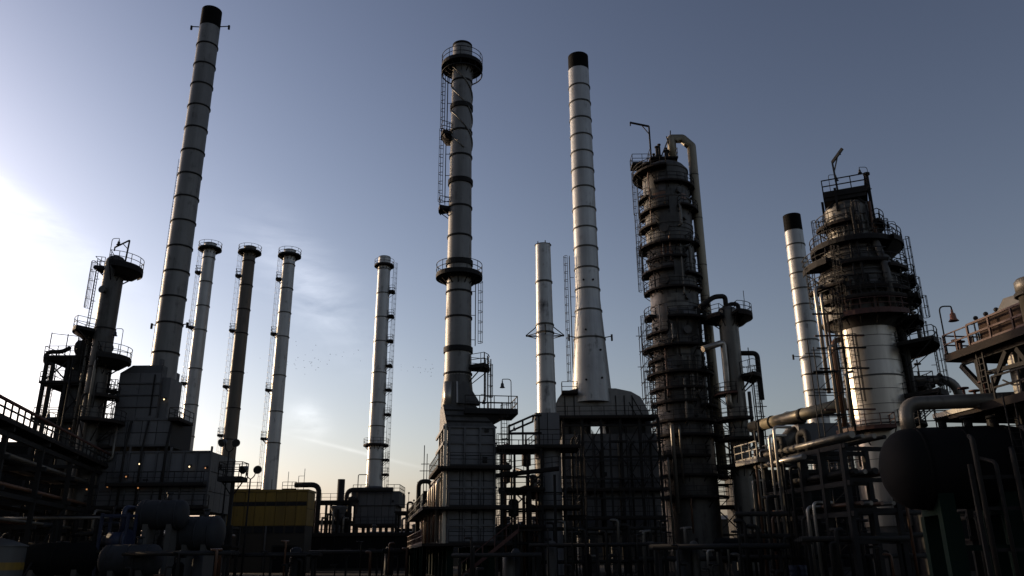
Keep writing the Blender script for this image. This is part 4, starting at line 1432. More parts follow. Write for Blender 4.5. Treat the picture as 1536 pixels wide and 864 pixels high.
# trusses in front of the casing
zz0, zz1 = z3(735), z3(640)
nbay = 5
for i in range(nbay + 1):
    x = xl + (xr - xl) * i / nbay
    obj('column', MB().box(x - .14, x + .14, -1.25, -.97, 0, zs0 - .1), M['steel'], h3)
for i in range(nbay):
    xa, xb = xl + (xr - xl) * i / nbay, xl + (xr - xl) * (i + 1) / nbay
    for (k0, k1) in ((zz0, (zz0 + zz1) / 2), ((zz0 + zz1) / 2, zz1)):
        if i in (1, 3, 4):
            bars(h3, 'brace', [((xa, -1.1, k0), (xb, -1.1, k1)), ((xb, -1.02, k0), (xa, -1.02, k1))], .1, M['steel'])
        obj('beam', MB().box(xa + .14, xb - .14, -1.2, -1.0, k1 - .12, k1 + .08), M['steel'], h3)
for i, px in enumerate((858, 870, 900, 928, 946, 962, 976)):
    pipe(h3, [(X3(px), -.6, 1), (X3(px), -.6, z3(660 + 9 * (i % 3))), (X3(px) + .5, -.6, z3(660 + 9 * (i % 3)) + .4)], .12, ('pipe_k', 'pipe')[i % 2], 8)
rect_platform(h3, X3(846), X3(985), -2.6, -1.3, z3(778), 'F', M['deck'])
# equipment stair in the gloom
t = thing('pipe_manifold', 'tangle of upright pipes in the gloom before the large furnace', 'pipework', (XP(900, 810, 74), 74, 0))
random.seed(9)
for i in range(12):
    x = -5 + i * .95
    zz = random.uniform(1.5, 5.0)
    pipe(t, [(x, 0, 0), (x, 0, zz), (x + random.choice((-.7, .7)), 0, zz), (x + .1, 1.2, zz)], random.uniform(.08, .17), random.choice(('pipe_k', 'pipe_k', 'pipe')), 8)
for z in (1.2, 2.6, 4.0):
    obj('header', MB().cyl((-5.5, .4, z), (6, .4, z), .16, .16, 10), M['pipe_k'], t)
for x in (-5.3, -1.5, 2.2, 5.8):
    obj('support', MB().box(x - .1, x + .1, .6, .8, 0, 4.4), M['steel'], t)
# ================================================================ main column
YM = 96.0
XM = XP(1010, 430, YM)
tm = thing('distillation_column', 'thick dark main column ringed with many walkways, overhead pipe bent at its top', 'column', (XM, YM, 0))
zm = lambda py: Zat(py, XM, YM)
rm = 3.0
zt = zm(262)
zc = [0, 4, 8, zm(690), zm(650), zm(610), zm(564), zm(525), zm(482), zm(441), zm(410), zm(374), zm(323), zm(290), zt]
courses(tm, lambda z: rm + (.28 if z < zm(640) else 0) + (.1 if z < zm(500) else 0), zc, M['vessel'], n=44)
obj('top_head', MB().lathe([(rm, zt), (rm * .97, zt + .35), (rm * .86, zt + .8), (rm * .66, zt + 1.2), (rm * .35, zt + 1.45), (.01, zt + 1.5)], 44), M['vessel'], tm)
for i, py in enumerate((262, 306, 345, 352, 395, 425, 462, 487, 540, 585, 630)):
    z = zm(py)
    band(tm, rm + (.1 if z < zm(500) else 0) + (.28 if z < zm(640) else 0), z, .22, .1, M['vessel'])
pl = [(266, 100, 262), (287, -125, 25), (303, 165, 215), (324, 150, 262), (322, 285, 380), (348, 168, 235), (376, 150, 300), (372, 318, 400), (397, 200, 290), (414, 160, 262), (420, 290, 372), (441, 165, 330), (462, 335, 400), (478, 160, 205), (486, 245, 352), (505, 165, 240), (527, 160, 292), (522, 318, 395), (545, 165, 225), (565, 150, 340), (560, 345, 395), (588, 170, 300), (608, 160, 285), (614, 300, 395), (636, 165, 330), (658, 150, 390), (688, 160, 300), (716, 170, 350), (748, 160, 330)]
for (py, a0, a1) in pl:
    z = zm(py)
    r0 = rm + (.1 if z < zm(500) else 0) + (.28 if z < zm(640) else 0)
    ring_platform(tm, r0, r0 + random.choice((.75, .95, 1.1, 1.3)), z, a0, a1, M['deck'], w=.06, drop=.16)
for i, (p0, p1, a) in enumerate(((327, 268, 182), (414, 327, 186), (443, 378, 183), (527, 484, 184), (565, 529, 190), (612, 567, 186), (660, 614, 189))):
    rr = rm + .8
    aa = pol(1, a)
    ladder(tm, (aa * rr).to_2d(), aa.to_2d(), zm(p0), zm(p1), cage=True, w=.06, cage_from=.5)
for (py, a, r2) in ((430, -120, .5), (300, -70, .35), (355, -112, .45), (512, -112, .45), (550, -105, .5), (505, -80, .4), (340, -60, .25), (600, -60, .35), (456, -70, .3)):
    flange_manhole(tm, rm + (.1 if zm(py) < zm(500) else 0), a, zm(py), r2)
# small gear standing on the walkways
random.seed(17)
for i in range(26):
    py, a0, a1 = random.choice(pl)
    a = random.uniform(max(a0, 170), min(a1, 370))
    z = zm(py)
    r0 = rm + .42 + (.1 if z < zm(500) else 0) + (.28 if z < zm(640) else 0)
    w, h = random.uniform(.12, .3), random.uniform(.4, 1.3)
    if i % 3:
        m = MB().cyl(pol(r0, a, z), pol(r0, a, z + h), w * .5, None, 8)
        m.cyl(pol(r0, a, z + h * .6), pol(r0, a, z + h * .6 + .1), w, None, 8)
        obj('valve', m, M[random.choice(('pipe_k', 'pipe_r', 'alu_d'))], tm)
    else:
        obj('junction_box', MB().cyl(pol(r0 - .1, a, z + h), pol(r0 + .15, a, z + h), w, None, 4), M[random.choice(('casing_l', 'alu_d'))], tm)
# dark access panels and insulation patches between the walkways
for i in range(24):
    py = random.uniform(275, 640)
    a = random.uniform(-150, -20)
    z = zm(py)
    r0 = rm + .03 + (.1 if z < zm(500) else 0) + (.28 if z < zm(640) else 0)
    h = random.uniform(.8, 2.0)
    obj('cladding_patch', MB().ring(r0 - .1, r0 + .02, z, z + h, 5, a, a + random.uniform(14, 34)), M[random.choice(('alu_d', 'casing', 'vessel', 'alu_d', 'casing_l', 'pipe_r'))], tm)
# down pipes on the face
for (a, p0, p1, r2, mm) in ((-75, 352, 322, .16, 'alu_d'), (-60, 420, 383, .2, 'alu_d'), (-95, 640, 575, .15, 'pipe'), (-78, 608, 570, .16, 'alu_d'), (-50, 530, 470, .14, 'pipe_k'), (-110, 520, 495, .14, 'pipe'), (-128, 600, 530, .12, 'pipe_r'), (-35, 640, 560, .2, 'pipe_k')):
    rr = rm + .55
    pipe(tm, [pol(rr - .5, a, zm(p1)), pol(rr, a, zm(p1)), pol(rr, a, zm(p0)), pol(rr - .5, a - 4, zm(p0))], r2, mm, 8)
random.seed(41)
for i in range(14):
    a = random.uniform(-150, -25)
    p0 = random.uniform(330, 650)
    p1 = p0 - random.uniform(25, 90)
    rr = rm + .5 + (.28 if zm(p0) < zm(640) else 0)
    pipe(tm, [pol(rr - .4, a, zm(p1)), pol(rr, a, zm(p1)), pol(rr, a, zm(p0)), pol(rr - .4, a + 3, zm(p0))], random.uniform(.05, .13), random.choice(('pipe_k', 'pipe', 'pipe_r', 'alu_d')), 8)
# overhead line
rp = .6
top = zm(212)
pts = [(1.2, -.3, zt + 1.0), (1.2, -.3, top + .2), (2.7, -.3, top + .2), (rm + .85, -.3, top - 1.0), (rm + .85, -.3, zm(430)), (rm + 1.0, -.2, zm(560)), (rm + 1.1, -.2, zm(720))]
pipe(tm, pts, rp, 'pipe_tan', 16, .12, 'overhead_pipe')
for z in (zm(300), zm(370), zm(440), zm(520), zm(600)):
    obj('pipe_clamp', MB().box(rm - .1, rm + .5, -.5, -.1, z - .1, z + .1), M['steel'], tm)
for py in (265, 330, 400, 470):
    obj('pipe_band', MB().cyl((rm + .85, -.3, zm(py) - .05), (rm + .85, -.3, zm(py) + .05), rp + .02, None, 16), M['pipe_k'], tm)
# top gear: nozzles, relief valves, service deck
rect_platform(tm, -2.0, 1.6, -1.6, 1.2, zm(243), 'LRB', M['steel'], h=1.3)
for (x, y, h, r2) in ((-.9, -.5, 3.0, .2), (-.4, .3, 3.8, .16), (.3, -.8, 2.2, .28), (-1.2, .4, 2.4, .14), (.6, .6, 3.4, .12)):
    m = MB().cyl((x, y, zt + .8), (x, y, zt + .8 + h), r2, None, 10)
    m.cyl((x, y, zt + .8 + h * .55), (x, y, zt + .8 + h * .55 + .15), r2 * 1.6, None, 10)
    m.cyl((x, y, zt + .8 + h), (x, y, zt + .8 + h + .15), r2 * 1.5, None, 10)
    obj('relief_valve', m, M['pipe_k'], tm)
bars(tm, 'strut', [((-.6, -1, zm(243)), (.9, -.3, zm(208))), ((1.3, -.6, zm(243)), (.5, -.6, zm(208))), ((.9, .5, zm(243)), (1.3, .2, zm(195)))], .12, M['steel'])
m = MB()
q0 = Vector((-1.85, -1.0, zm(268)))
m.bar(q0, (-1.85, -1.0, zm(195)), .2)
m.bar((-1.85, -1.0, zm(195)), (-4.4, -1.0, zm(189)), .18, .22)
m.bar((-1.85, -1.0, zm(207)), (-2.9, -1.0, zm(192)), .1)
m.bar((-4.35, -1.0, zm(189)), (-4.35, -1.0, zm(194)), .14)
obj('davit', m, M['steel'], tm)
rect_platform(tm, -4.4, -2.2, -1.2, .8, zm(250), 'FLB', M['steel'], h=1.3, w=.06)
# skirt to the ground
for a in range(0, 360, 45):
    pass
# lit riser pipes low on the column
for (px, p0, p1, r2, mm) in ((1008, 770, 640, .24, 'pipe'), (1019, 725, 640, .12, 'pipe'), (1002, 860, 690, .12, 'pipe'), (1036, 800, 745, .1, 'pipe_r')):
    x = XP(px, p1, YM - 4.3) - XM
    y = -4.3
    pipe(tm, [(x, y, max(.1, Zat(p0, XM + x, YM + y))), (x, y, Zat(p1, XM + x, YM + y)), (x + .2, y + 1.0, Zat(p1, XM + x, YM + y) + .3)], r2, mm, 10)

# scaffold on its left flank
xs_ = XP(976, 580, YM - .5)
sc = thing('scaffold_tower', 'thin tube scaffold hugging the left side of the thick main column', 'scaffold', (xs_, YM - .5, 0))
zz0, zz1 = 0, Zat(500, xs_, YM)
for (x, y) in ((-.9, -.8), (.5, -.8), (-.9, .8), (.5, .8)):
    obj('standard', MB().cyl((x, y, 0), (x, y, zz1 + random.uniform(-.4, 1.2)), .05, None, 6), M['rail'], sc)
z = 2.0
while z < zz1:
    e = random.uniform(.2, .7)
    obj('ledger', MB().bar((-.9 - e, -.8, z), (.5 + e, -.8, z), .07), M['rail'], sc)
    obj('ledger', MB().bar((-.9, -1.2, z + .1), (-.9, 1.2, z + .1), .07), M['rail'], sc)
    if int(z) % 2 == 0:
        obj('scaffold_board', MB().box(-1.1, .6, -.7, .7, z + .15, z + .2), M['deck'], sc)
    obj('diagonal', MB().bar((-.9, -.85, z), (.5, -.85, z + 1.9), .06), M['rail'], sc)
    z += 1.95

# ================================================================ slim neighbour column
YN = 92.0
XN = XP(1104, 600, YN)
tn = thing('distillation_column', 'slim column with a railed top walkway right of the thick main column', 'column', (XN, YN, 0))
zn = lambda py: Zat(py, XN, YN)
rn = 1.14
zt = zn(468)
courses(tn, lambda z: rn + (.12 if z < zn(680) else 0), [0, 5, zn(740), zn(680), zn(640), zn(590), zn(540), zn(500), zt], M['alu_d'], n=32)
obj('top_head', MB().lathe([(rn, zt), (rn * .9, zt + .35), (rn * .5, zt + .6), (.01, zt + .7)], 28), M['alu_d'], tn)
ring_platform(tn, rn, rn + 1.5, zn(476), 100, 235, M['deck'], drop=.4, w=.06)
ring_platform(tn, rn, rn + 1.75, zn(474), -80, 80, M['deck'], drop=.5, w=.06)
obj('belly_plate', MB().lathe([(rn + 1.6, zn(476) - .3), (rn + .7, zn(476) - 1.0), (rn, zn(476) - 1.1)], 8, (0, 0, 0), -60, 50), M['steel'], tn)
ring_platform(tn, rn, rn + 2.0, zn(566), -60, 40, M['deck'], drop=.35, w=.06, h=1.6)
for (py, a0, a1) in ((592, 150, 260), (630, 140, 300), (660, 150, 380), (700, 160, 390)):
    ring_platform(tn, rn + .05, rn + 1.3, zn(py), a0, a1, M['redox'] if py == 592 else M['deck'], w=.06)
pipe(tn, [(-.2, -.4, zt), (-.2, -.4, zt + 1.9), (-1.6, -.8, zt + 1.7), (-3.6, -1.2, zt + .3)], .3, 'pipe_k', 12, .5)
pipe(tn, [(.3, .3, zt), (.3, .3, zt + 1.1), (1.5, .3, zt + 1.1), (1.5, .3, zt - 1.0)], .26, 'pipe_k', 12, .5)
pipe(tn, [(-3.9, -2.2, zn(530)), (-1.15, -1.1, zn(517)), (-1.15, -1.1, zn(608)), (-.7, -.5, zn(612))], .36, 'alu', 14, .5, 'lit_pipe')
pipe(tn, [(rn, 0, zn(530)), (rn + 1.9, 0, zn(530)), (rn + 1.9, 0, zn(566)), (rn + 1.9, 0, zn(600))], .3, 'pipe_k', 12, .6)
pipe(tn, [(1.35, -.9, 0), (1.35, -.9, zn(590))], .2, 'pipe', 10)
ladder(tn, (rn + 1.1, -.8), (0, -1), zn(690), zn(568), cage=True, w=.06)
for (x, y, p0, p1) in ((2.6, -.5, 700, 590), (3.1, .3, 690, 560), (2.2, .5, 660, 520)):
    obj('instrument_pole', MB().bar((x, y, zn(p0)), (x, y, zn(p1)), .09), M['rail'], tn)
for (py, w) in ((610, 1.2), (625, .9), (655, 1.4), (668, .8)):
    obj('cross_arm', MB().bar((2.1, 0, zn(py)), (2.3 + w, 0, zn(py)), .09), M['rail'], tn)
bars(tn, 'cable_pole', [((1.9, -1.0, zn(474)), (1.9, -1.0, zn(440)))], .06, M['rail'])
# lit window-like gaps frame between the two columns
t = thing('pipe_trestle', 'narrow steel trestle with small decks wedged between the two columns', 'trestle', (XP(1087, 720, 97), 97, 0))
lv = [Zat(p, t.location.x, 97) for p in (800, 760, 725, 700, 680, 655)]
frame(t, -1.3, 1.3, -.5, 1.5, lv, 1, 1, .2, .18, brace=((0, 1), (0, 3)), decks=lv[1::2], rails='F')

# ================================================================ fat reactor tower
YR = 72.0
XR = XP(1292, 450, YR)
tr = thing('reactor_tower', 'fat stepped reactor tower at right with bright aluminium lower shell and wide cone', 'reactor', (XR, YR, 0))
zr = lambda py: Zat(py, XR, YR)
zl0, zl1 = Zat(790, XR, YR), zr(497)
rl_ = 2.55
# lower bright shell of cladding bands
zc = [zl0, zr(720), zr(692), zr(664), zr(640), zr(612), zr(590), zr(570), zr(548), zr(528), zr(512), zl1]
courses(tr, lambda z: rl_ if z > zr(560) else rl_ + .06, zc, M['alu'], 'cladding_band', 56)
for i, py in enumerate((692, 664, 640, 612, 590, 570, 548, 528, 512)):
    z = zr(py)
    big = py in (560, 640, 570)
    band(tr, rl_ + .06 if z <= zr(560) else rl_, z, .14 if big else .05, .05 if big else .02, M['vessel'], 56, 'cladding_strap')
obj('skirt', MB().lathe([(rl_ - .1, 0), (rl_ - .1, zl0)], 44), M['conc'], tr)
# collar cone, fat belly, cone, neck
zb0, zb1, zk, zn1, zn2 = zr(484), zr(428), zr(384), zr(372), zr(318)
rb, rk = 3.7, 2.9
obj('collar', MB().lathe([(rl_ - .05, zl1 - .2), (rl_ + .05, zl1), (rb - .25, zb0 + .1)], 48), M['vessel'], tr)
courses(tr, lambda z: rb, [zb0, (zb0 + zb1) / 2, zb1], M['vessel'], n=48)
obj('cone', MB().lathe([(rb, zb1), (rb * .97, zb1 + .35), (rk, zk)], 48), M['vessel'], tr)
obj('neck', MB().lathe([(rk, zk), (rk, zn1)], 44), M['vessel'], tr)
rt = 2.2
courses(tr, lambda z: rt, [zn1, (zn1 + zn2) / 2, zn2], M['alu_d'], n=40)
obj('top_head', MB().lathe([(rt, zn2), (rt * .92, zn2 + .4), (rt * .6, zn2 + .8), (.01, zn2 + 1.0)], 36), M['vessel'], tr)
for py, r2 in ((455, rb), (428, rb), (484, rb), (345, rt), (384, rk)):
    band(tr, r2, zr(py), .2, .12, M['vessel'], 48)
# platforms
ring_platform(tr, rk - .6, rk + 1.05, zr(374), 0, 360, M['steel'], w=.06, drop=.4)
ring_platform(tr, rk + .95, rk + 1.5, zr(374) - .02, -60, 60, M['steel'], w=.06, drop=.4, brackets=False)
obj('belly_plate', MB().lathe([(rk + 1.4, zr(374) - .4), (rk + .8, zr(374) - 1.0), (rk, zr(374) - 1.6)], 14, (0, 0, 0), -60, 60), M['steel'], tr)
ring_platform(tr, rk, rk + 2.0, zr(402), 165, 215, M['steel'], w=.06, drop=.5)
ring_platform(tr, rb - .8, rb + 1.2, zr(430), -40, 50, M['steel'], w=.06, drop=.4)
ring_platform(tr, rb, rb + 1.05, zr(484), -135, -62, M['redox'], M['redox'], w=.06, drop=.35)
ring_platform(tr, rb, rb + .95, zr(462), 195, 300, M['deck'], w=.06)
for (py, a0, a1, ri, ro) in ((458, -45, 45, rb, rb + 1.35), (490, -50, 40, rl_, rb + 1.2), (524, -50, 30, rl_, rl_ + 3.3), (600, -55, 35, rl_, rl_ + 3.3), (578, -10, 60, rl_, rl_ + 2.6)):
    ring_platform(tr, ri, ro, zr(py), a0, a1, M['steel'], w=.06, drop=.4)
for (py0, py1, x, y) in ((430, 376, rb + .4, -1.4), (458, 432, rb + 1.0, -.8), (490, 460, rb + .9, -1.6), (524, 492, rb + 1.0, -.6), (600, 526, rl_ + 2.9, -1.2)):
    ladder(tr, (x, y), (1, -.2), zr(py0), zr(py1), cage=True, w=.06, cage_from=.4)
ring_platform(tr, rl_, rl_ + 1.6, zr(648), 180, 262, M['redox'], M['redox'], w=.06)
ring_platform(tr, rl_, rl_ + 1.2, zr(640), -80, 20, M['deck'], w=.06)
# square top house, its near edge turned towards the right
before = set(tr.children)
zt0, zt1 = zr(312), zr(293)
sq = 1.65
me = MB().box(-.12, .12, -.12, .12, zn2 - .6, zt1).mesh('post')
me.materials.append(M['steel'])
for x in (-sq, sq):
    for y in (-sq, sq):
        obj('post', me, None, tr, (x, y, 0))
rect_platform(tr, -sq - .3, sq + .3, -sq - .3, sq + .3, zt1 - .25, 'FBLR', M['steel'], h=1.35, w=.09, th=.5)
obj('deck_skirt', MB().box(-sq - .25, sq + .25, -sq - .25, sq + .25, zt1 - 1.15, zt1 - .78), M['steel'], tr)
bars(tr, 'brace', [((-sq, -sq, zn2), (-.6, -sq, zt1 - .6)), ((sq, -sq, zn2), (.6, -sq, zt1 - .6))], .14, M['steel'])
for (x, y, r2, h) in ((-.9, -.9, .3, 2.2), (.4, -.6, .4, 2.4), (1.1, .4, .3, 2.4), (-.2, .6, .45, 2.6)):
    obj('cyclone_head', MB().cyl((x, y, zn2 + .3), (x, y, zt1 - .6), r2, None, 14).cyl((x, y, zn2 + 1.0), (x, y, zn2 + 1.25), r2 * 1.4, None, 14), M['vessel'], tr)
pipe(tr, [(sq + .55, -.6, zt1 + 1.5), (sq + .55, -.6, zr(330)), (sq + .75, -.6, zn1 + .4)], .17, 'pipe_k', 10)
obj('vent_cap', MB().cyl((sq + .55, -.6, zt1 + 1.5), (sq + .55, -.6, zt1 + 1.7), .32, .32, 12), M['pipe_k'], tr)
for z in (zt1 - 1.4, zr(330), zr(345)):
    obj('pipe_clamp', MB().bar((rt - .2, -.6, z), (sq + .6, -.6, z), .14), M['steel'], tr)
# davit on top
m = MB()
d0 = Vector((-.6, -sq - .2, zt1 - .2))
d1 = d0 + Vector((-.1, 0, zr(256) - zt1 + .4))
d2 = d1 + Vector((1.1, -.3, 1.15))
m.bar(d0, d1, .18)
m.bar(d1, d2, .24, .24)
m.bar(d0 + (d1 - d0) * .65, d1 + (d2 - d1) * .55, .1)
m.bar(d2 - Vector((.3, 0, .35)), d2 - Vector((.3, 0, .6)), .2)
obj('davit', m, M['vessel'], tr)
for o in set(tr.children) - before:
    o.rotation_euler.z = R(-24)
# vertical pipes over belly
for (a, p0, p1, r2, mm) in ((-78, 484, 392, .33, 'vessel'), (-108, 470, 330, .12, 'pipe_k'), (-118, 500, 400, .1, 'pipe_k'), (-40, 470, 425, .28, 'pipe_k'), (-95, 360, 316, .17, 'pipe'), (-60, 366, 316, .15, 'pipe_r'), (-70, 355, 322, .09, 'pipe_k'), (-128, 484, 440, .14, 'pipe')):
    za, zb_ = zr(p0), zr(p1)
    rr0 = (rb + .4) if p0 > 380 else rt + .25
    rr1 = rk + .4 if (p1 < 410 and p0 > 380) else rr0
    if p0 > 380 and p1 < 410:
        pipe(tr, [pol(rr0, a, za), pol(rr0, a, zb1 + .4), pol(rr1, a, zk + .3), pol(rr1, a, zb_)], r2, mm, 12)
    else:
        pipe(tr, [pol(rr0, a, za), pol(rr0, a, zb_)], r2, mm, 12)
random.seed(8)
for i in range(15):
    a = -150 + i * 9 + random.uniform(-3, 3)
    p0, p1 = random.choice(((484, 432), (470, 440), (482, 452), (460, 432)))
    rr = rb + random.uniform(.15, .4)
    pipe(tr, [pol(rr, a, zr(p0)), pol(rr, a, zr(p1)), pol(rr - .5, a + 2, zr(p1) + .4)], random.uniform(.05, .12), random.choice(('pipe_k', 'pipe', 'pipe_r')), 8)
for i in range(9):
    a = -145 + i * 14 + random.uniform(-4, 4)
    rr = rt + random.uniform(.12, .3)
    pipe(tr, [pol(rr, a, zn1 - .2), pol(rr, a, random.uniform(zn1 + 1.5, zn2 + .8))], random.uniform(.05, .13), random.choice(('pipe_k', 'pipe', 'pipe_r', 'vessel')), 8)
ring_platform(tr, rb, rb + .7, zr(448), -150, -30, M['deck'], w=.05)
for i in range(18):
    a = random.uniform(-60, 40)
    py = random.choice((430, 458, 490, 524, 578, 600))
    r0 = (rb if py < 500 else rl_ + 1.4) + .5
    h = random.uniform(.6, 2.0)
    m = MB().cyl(pol(r0, a, zr(py)), pol(r0, a, zr(py) + h), random.uniform(.06, .2), None, 8)
    m.cyl(pol(r0, a, zr(py) + h * .7), pol(r0, a, zr(py) + h * .7 + .12), .3, None, 10)
    obj('valve', m, M[random.choice(('pipe_k', 'pipe', 'vessel'))], tr)
for (a, p0, p1, r2) in ((-28, 660, 500, .2), (-15, 640, 505, .14), (-38, 620, 540, .1), (-5, 660, 500, .28), (8, 640, 470, .16)):
    pipe(tr, [pol(rl_ + .4, a, zr(p0)), pol(rl_ + .4, a, zr(p1)), pol(rl_, a, zr(p1) + .3)], r2, random.choice(('pipe_k', 'vessel')), 10)
# hoops, patches and stub pipes over the cone and the neck
for py, r2 in ((392, 3.05), (402, 3.25), (412, 3.43), (420, 3.58), (357, 2.2), (333, 2.2)):
    band(tr, r2, zr(py), .12, .1, M['vessel'], 44, 'cone_hoop')
for i in range(16):
    a = random.uniform(-160, -10)
    py = random.uniform(388, 470)
    z = zr(py)
    r0 = rb if z < zb1 else rk + (rb - rk) * (zk - z) / (zk - zb1)
    h = random.uniform(.5, 1.1)
    if z < zb1 - 1.2:
        obj('cladding_patch', MB().ring(r0 - .1, r0 + .04, z, z + h, 4, a, a + random.uniform(8, 20)), M[random.choice(('alu_d', 'casing', 'pipe_r', 'vessel'))], tr)
    else:
        obj('stub_pipe', MB().cyl(pol(r0 - .2, a, z), pol(r0 + .45, a, z), .16, None, 10).cyl(pol(r0 + .45, a, z), pol(r0 + .55, a, z), .25, None, 10), M['pipe_k'], tr)
for (py, a0, a1, r0, r1) in ((345, 170, 250, rt, rt + 1.0), (410, 225, 285, 3.2, 4.3), (418, -75, -40, 3.4, 4.5), (345, -60, 10, rt, rt + .95), (440, 175, 230, rb, rb + 1.1)):
    ring_platform(tr, r0, r1, zr(py), a0, a1, M['deck'], w=.06)
for a, p0, p1, r0 in ((150, 372, 336, rt + .6), (200, 372, 338, rt + .5), (-20, 372, 338, rt + .55), (-100, 372, 330, rt + .4), (182, 470, 405, rb + .6), (-135, 484, 400, rb + .5)):
    aa = pol(1, a)
    ladder(tr, (aa * r0).to_2d(), aa.to_2d(), zr(p0), zr(p1), cage=True, w=.06, cage_from=.5)
# left pipe bundle catching the sun
for (px, p0, p1, y, r2, mm) in ((1222, 590, 432, -2.0, .17, 'alu'), (1231, 560, 440, -1.5, .14, 'alu'), (1240, 600, 470, -2.4, .1, 'pipe_r'), (1250, 640, 512, -2.8, .24, 'pipe_r'), (1259, 700, 480, -3.1, .1, 'pipe_k'), (1243, 680, 520, -3.2, .12, 'alu'), (1268, 640, 560, -3.3, .12, 'pipe')):
    x = XP(px, p1, YR + y) - XR
    zA_, zB_ = Zat(p0, XR + x, YR + y), Zat(p1, XR + x, YR + y)
    pipe(tr, [(x, y, zA_), (x, y, zB_), (x + .9, y + .5, zB_ + .3)], r2, mm, 10)
x = XP(1228, 500, YR - 2.0) - XR
for py in (480, 512, 530, 560, 590, 620):
    obj('pipe_support', MB().bar((x - .4, -2.1, zr(py)), (-rl_ * .5, -2.2, zr(py)), .14), M['redox' if py in (512, 620) else 'steel'], tr)
ladder(tr, (x + 2.4, -3.0), (0, -1), zr(648), zr(520), cage=True, w=.05)
ladder(tr, (x + 1.5, -2.6), (0, -1), zr(600), zr(462), cage=True, w=.05)
pipe(tr, [(rl_ + .35, -1.3, zr(505)), (rl_ + .35, -1.3, zr(650))], .17, 'vessel', 10)
for (lab, x, y, z, h, sd) in (('gooseneck lamp at the left corner of the reactor top deck', -sq - .25, -1.2, zt1 - .2, 2.2, (1, 0, 0)),
                              ('gooseneck lamp at the right corner of the reactor top deck', sq + .1, -1.8, zt1 - .2, 2.8, (-1, 0, 0)),
                              ('gooseneck lamp over the wide black walkway of the reactor', rk + 1.1, -1.0, zr(374), 2.9, (-1, 0, 0)),
                              ('gooseneck lamp over the walkway beside the reactor cone', rb + .9, -.6, zr(430), 2.9, (-1, 0, 0))):
    bell_lamp(lab, (XR + x, YR + y, z), h, sd, .85, reach=.9)
# thick outlet pipe bending down on the right
zq = zr(572)
pipe(tr, [(rl_ - .3, -.4, zq), (rl_ + 4.6, -.4, zq), (rl_ + 5.2, -.4, zq - 4.0)], .42, 'alu_d', 16, 1.3, 'outlet_pipe', [((rl_ + 3.3, -.4, zq), (1, 0, 0))])

# ================================================================ big sloping-looking transfer pipe
zpipe = Zat(642, XP(1128, 642, 90), 90)
a = PZ(1128, 641, zpipe)
b = PZ(1268, 606, zpipe)
t = thing('transfer_pipe', 'thick pale transfer pipe running from the slim column to the reactor tower', 'pipe', (a.x, a.y, 0))
d = b - a
pipe(t, [(0, 0, zpipe), (d.x, d.y, zpipe)], .62, 'pipe_tan', 20, name='pipe_run')
for k in (.12, .58):
    c = d * k
    u = d.normalized() * .25
    obj('pipe_band', MB().cyl(Vector((c.x, c.y, zpipe)) - u, Vector((c.x, c.y, zpipe)) + u, .68, None, 20), M['pipe_k'], t)
c = d * .1
obj('support', MB().box(c.x - .2, c.x + .2, c.y - .2, c.y + .2, 0, zpipe - .6), M['steel'], t)
obj('hanger', MB().ring(.62, .72, -.06, .06, 20), M['steel'], t, Vector((d.x * .25, d.y * .25, zpipe)), (math.pi / 2, 0, math.atan2(d.y, d.x) + math.pi / 2))

# ================================================================ pipe rack between column and reactor
zk_ = 9.0
a = PZ(1146, 690, zk_)
b = PZ(1262, 663, zk_)
d = b - a
L = d.to_2d().length
rk2 = thing('pipe_rack', 'dark pipe rack between the slim column and the reactor, lit railing at its end', 'pipe rack', (a.x, a.y, 0), math.degrees(math.atan2(d.y, d.x)))
# local x runs towards the camera (to the right); local +y is the far side
me = MB().box(-.18, .18, -.18, .18, 0, zk_ - .1).mesh('column')
me.materials.append(M['steel'])
for i in range(5):
    for y in (0, 3.6):
        obj('column', me, None, rk2, (L * i / 4, y, 0))
    for z in (2.6, 4.6, 6.6, zk_ - .3):
        obj('cross_beam', MB().box(L * i / 4 - .13, L * i / 4 + .13, .18, 3.42, z - .28, z), M['steel'], rk2)
for z in (4.4, 6.4, zk_ - .1):
    obj('long_beam', MB().box(-.5, L + .5, -.14, .12, z - .33, z), M['steel'], rk2)
for (z, ys) in ((4.75, (.5, 1.2, 2.0, 2.9)), (6.8, (.4, 1.1, 1.9, 2.7, 3.3)), (zk_ + .2, (.5, 1.3, 2.2, 3.0))):
    for i, y in enumerate(ys):
        q = random.uniform(.12, .26)
        pipe(rk2, [(-1, y, z + q), (L + .6, y, z + q)], q, random.choice(('pipe', 'pipe_k', 'pipe_r')), 10)
pipe(rk2, [(-.6, -.45, zk_ - .5), (L * .62, -.45, zk_ - .5)], .22, 'alu', 12)
rect_platform(rk2, -2.6, 1.2, -1.2, 1.0, zk_ + .05, 'FLB', M['alu_d'], M['alu_d'], w=.08, th=.35, h=1.3)
random.seed(21)
for i in range(12):
    x = -1.8 + i * .85
    zt_ = random.uniform(4, zk_ + 2.2)
    pipe(rk2, [(x, -.7, 0), (x, -.7, zt_), (x, .8, zt_ + .0)], random.uniform(.06, .14), random.choice(('pipe_k', 'pipe_r', 'pipe_k', 'alu')), 8)
for (x, h) in ((-1.4, 2.6), (-.7, 3.2), (1.6, 2.2)):
    obj('upright', MB().bar((x, .2, zk_), (x, .2, zk_ + h), .16), M['steel'], rk2)
for (x0_, y0_) in ((1.2, .5), (3.0, 1.6), (4.6, .6)):
    pipe(rk2, [(x0_, y0_, zk_), (x0_, y0_, zk_ + 1.5), (x0_ + 1.2, y0_, zk_ + 1.5), (x0_ + 1.2, y0_, zk_)], .26, 'pipe_k', 10, .5)
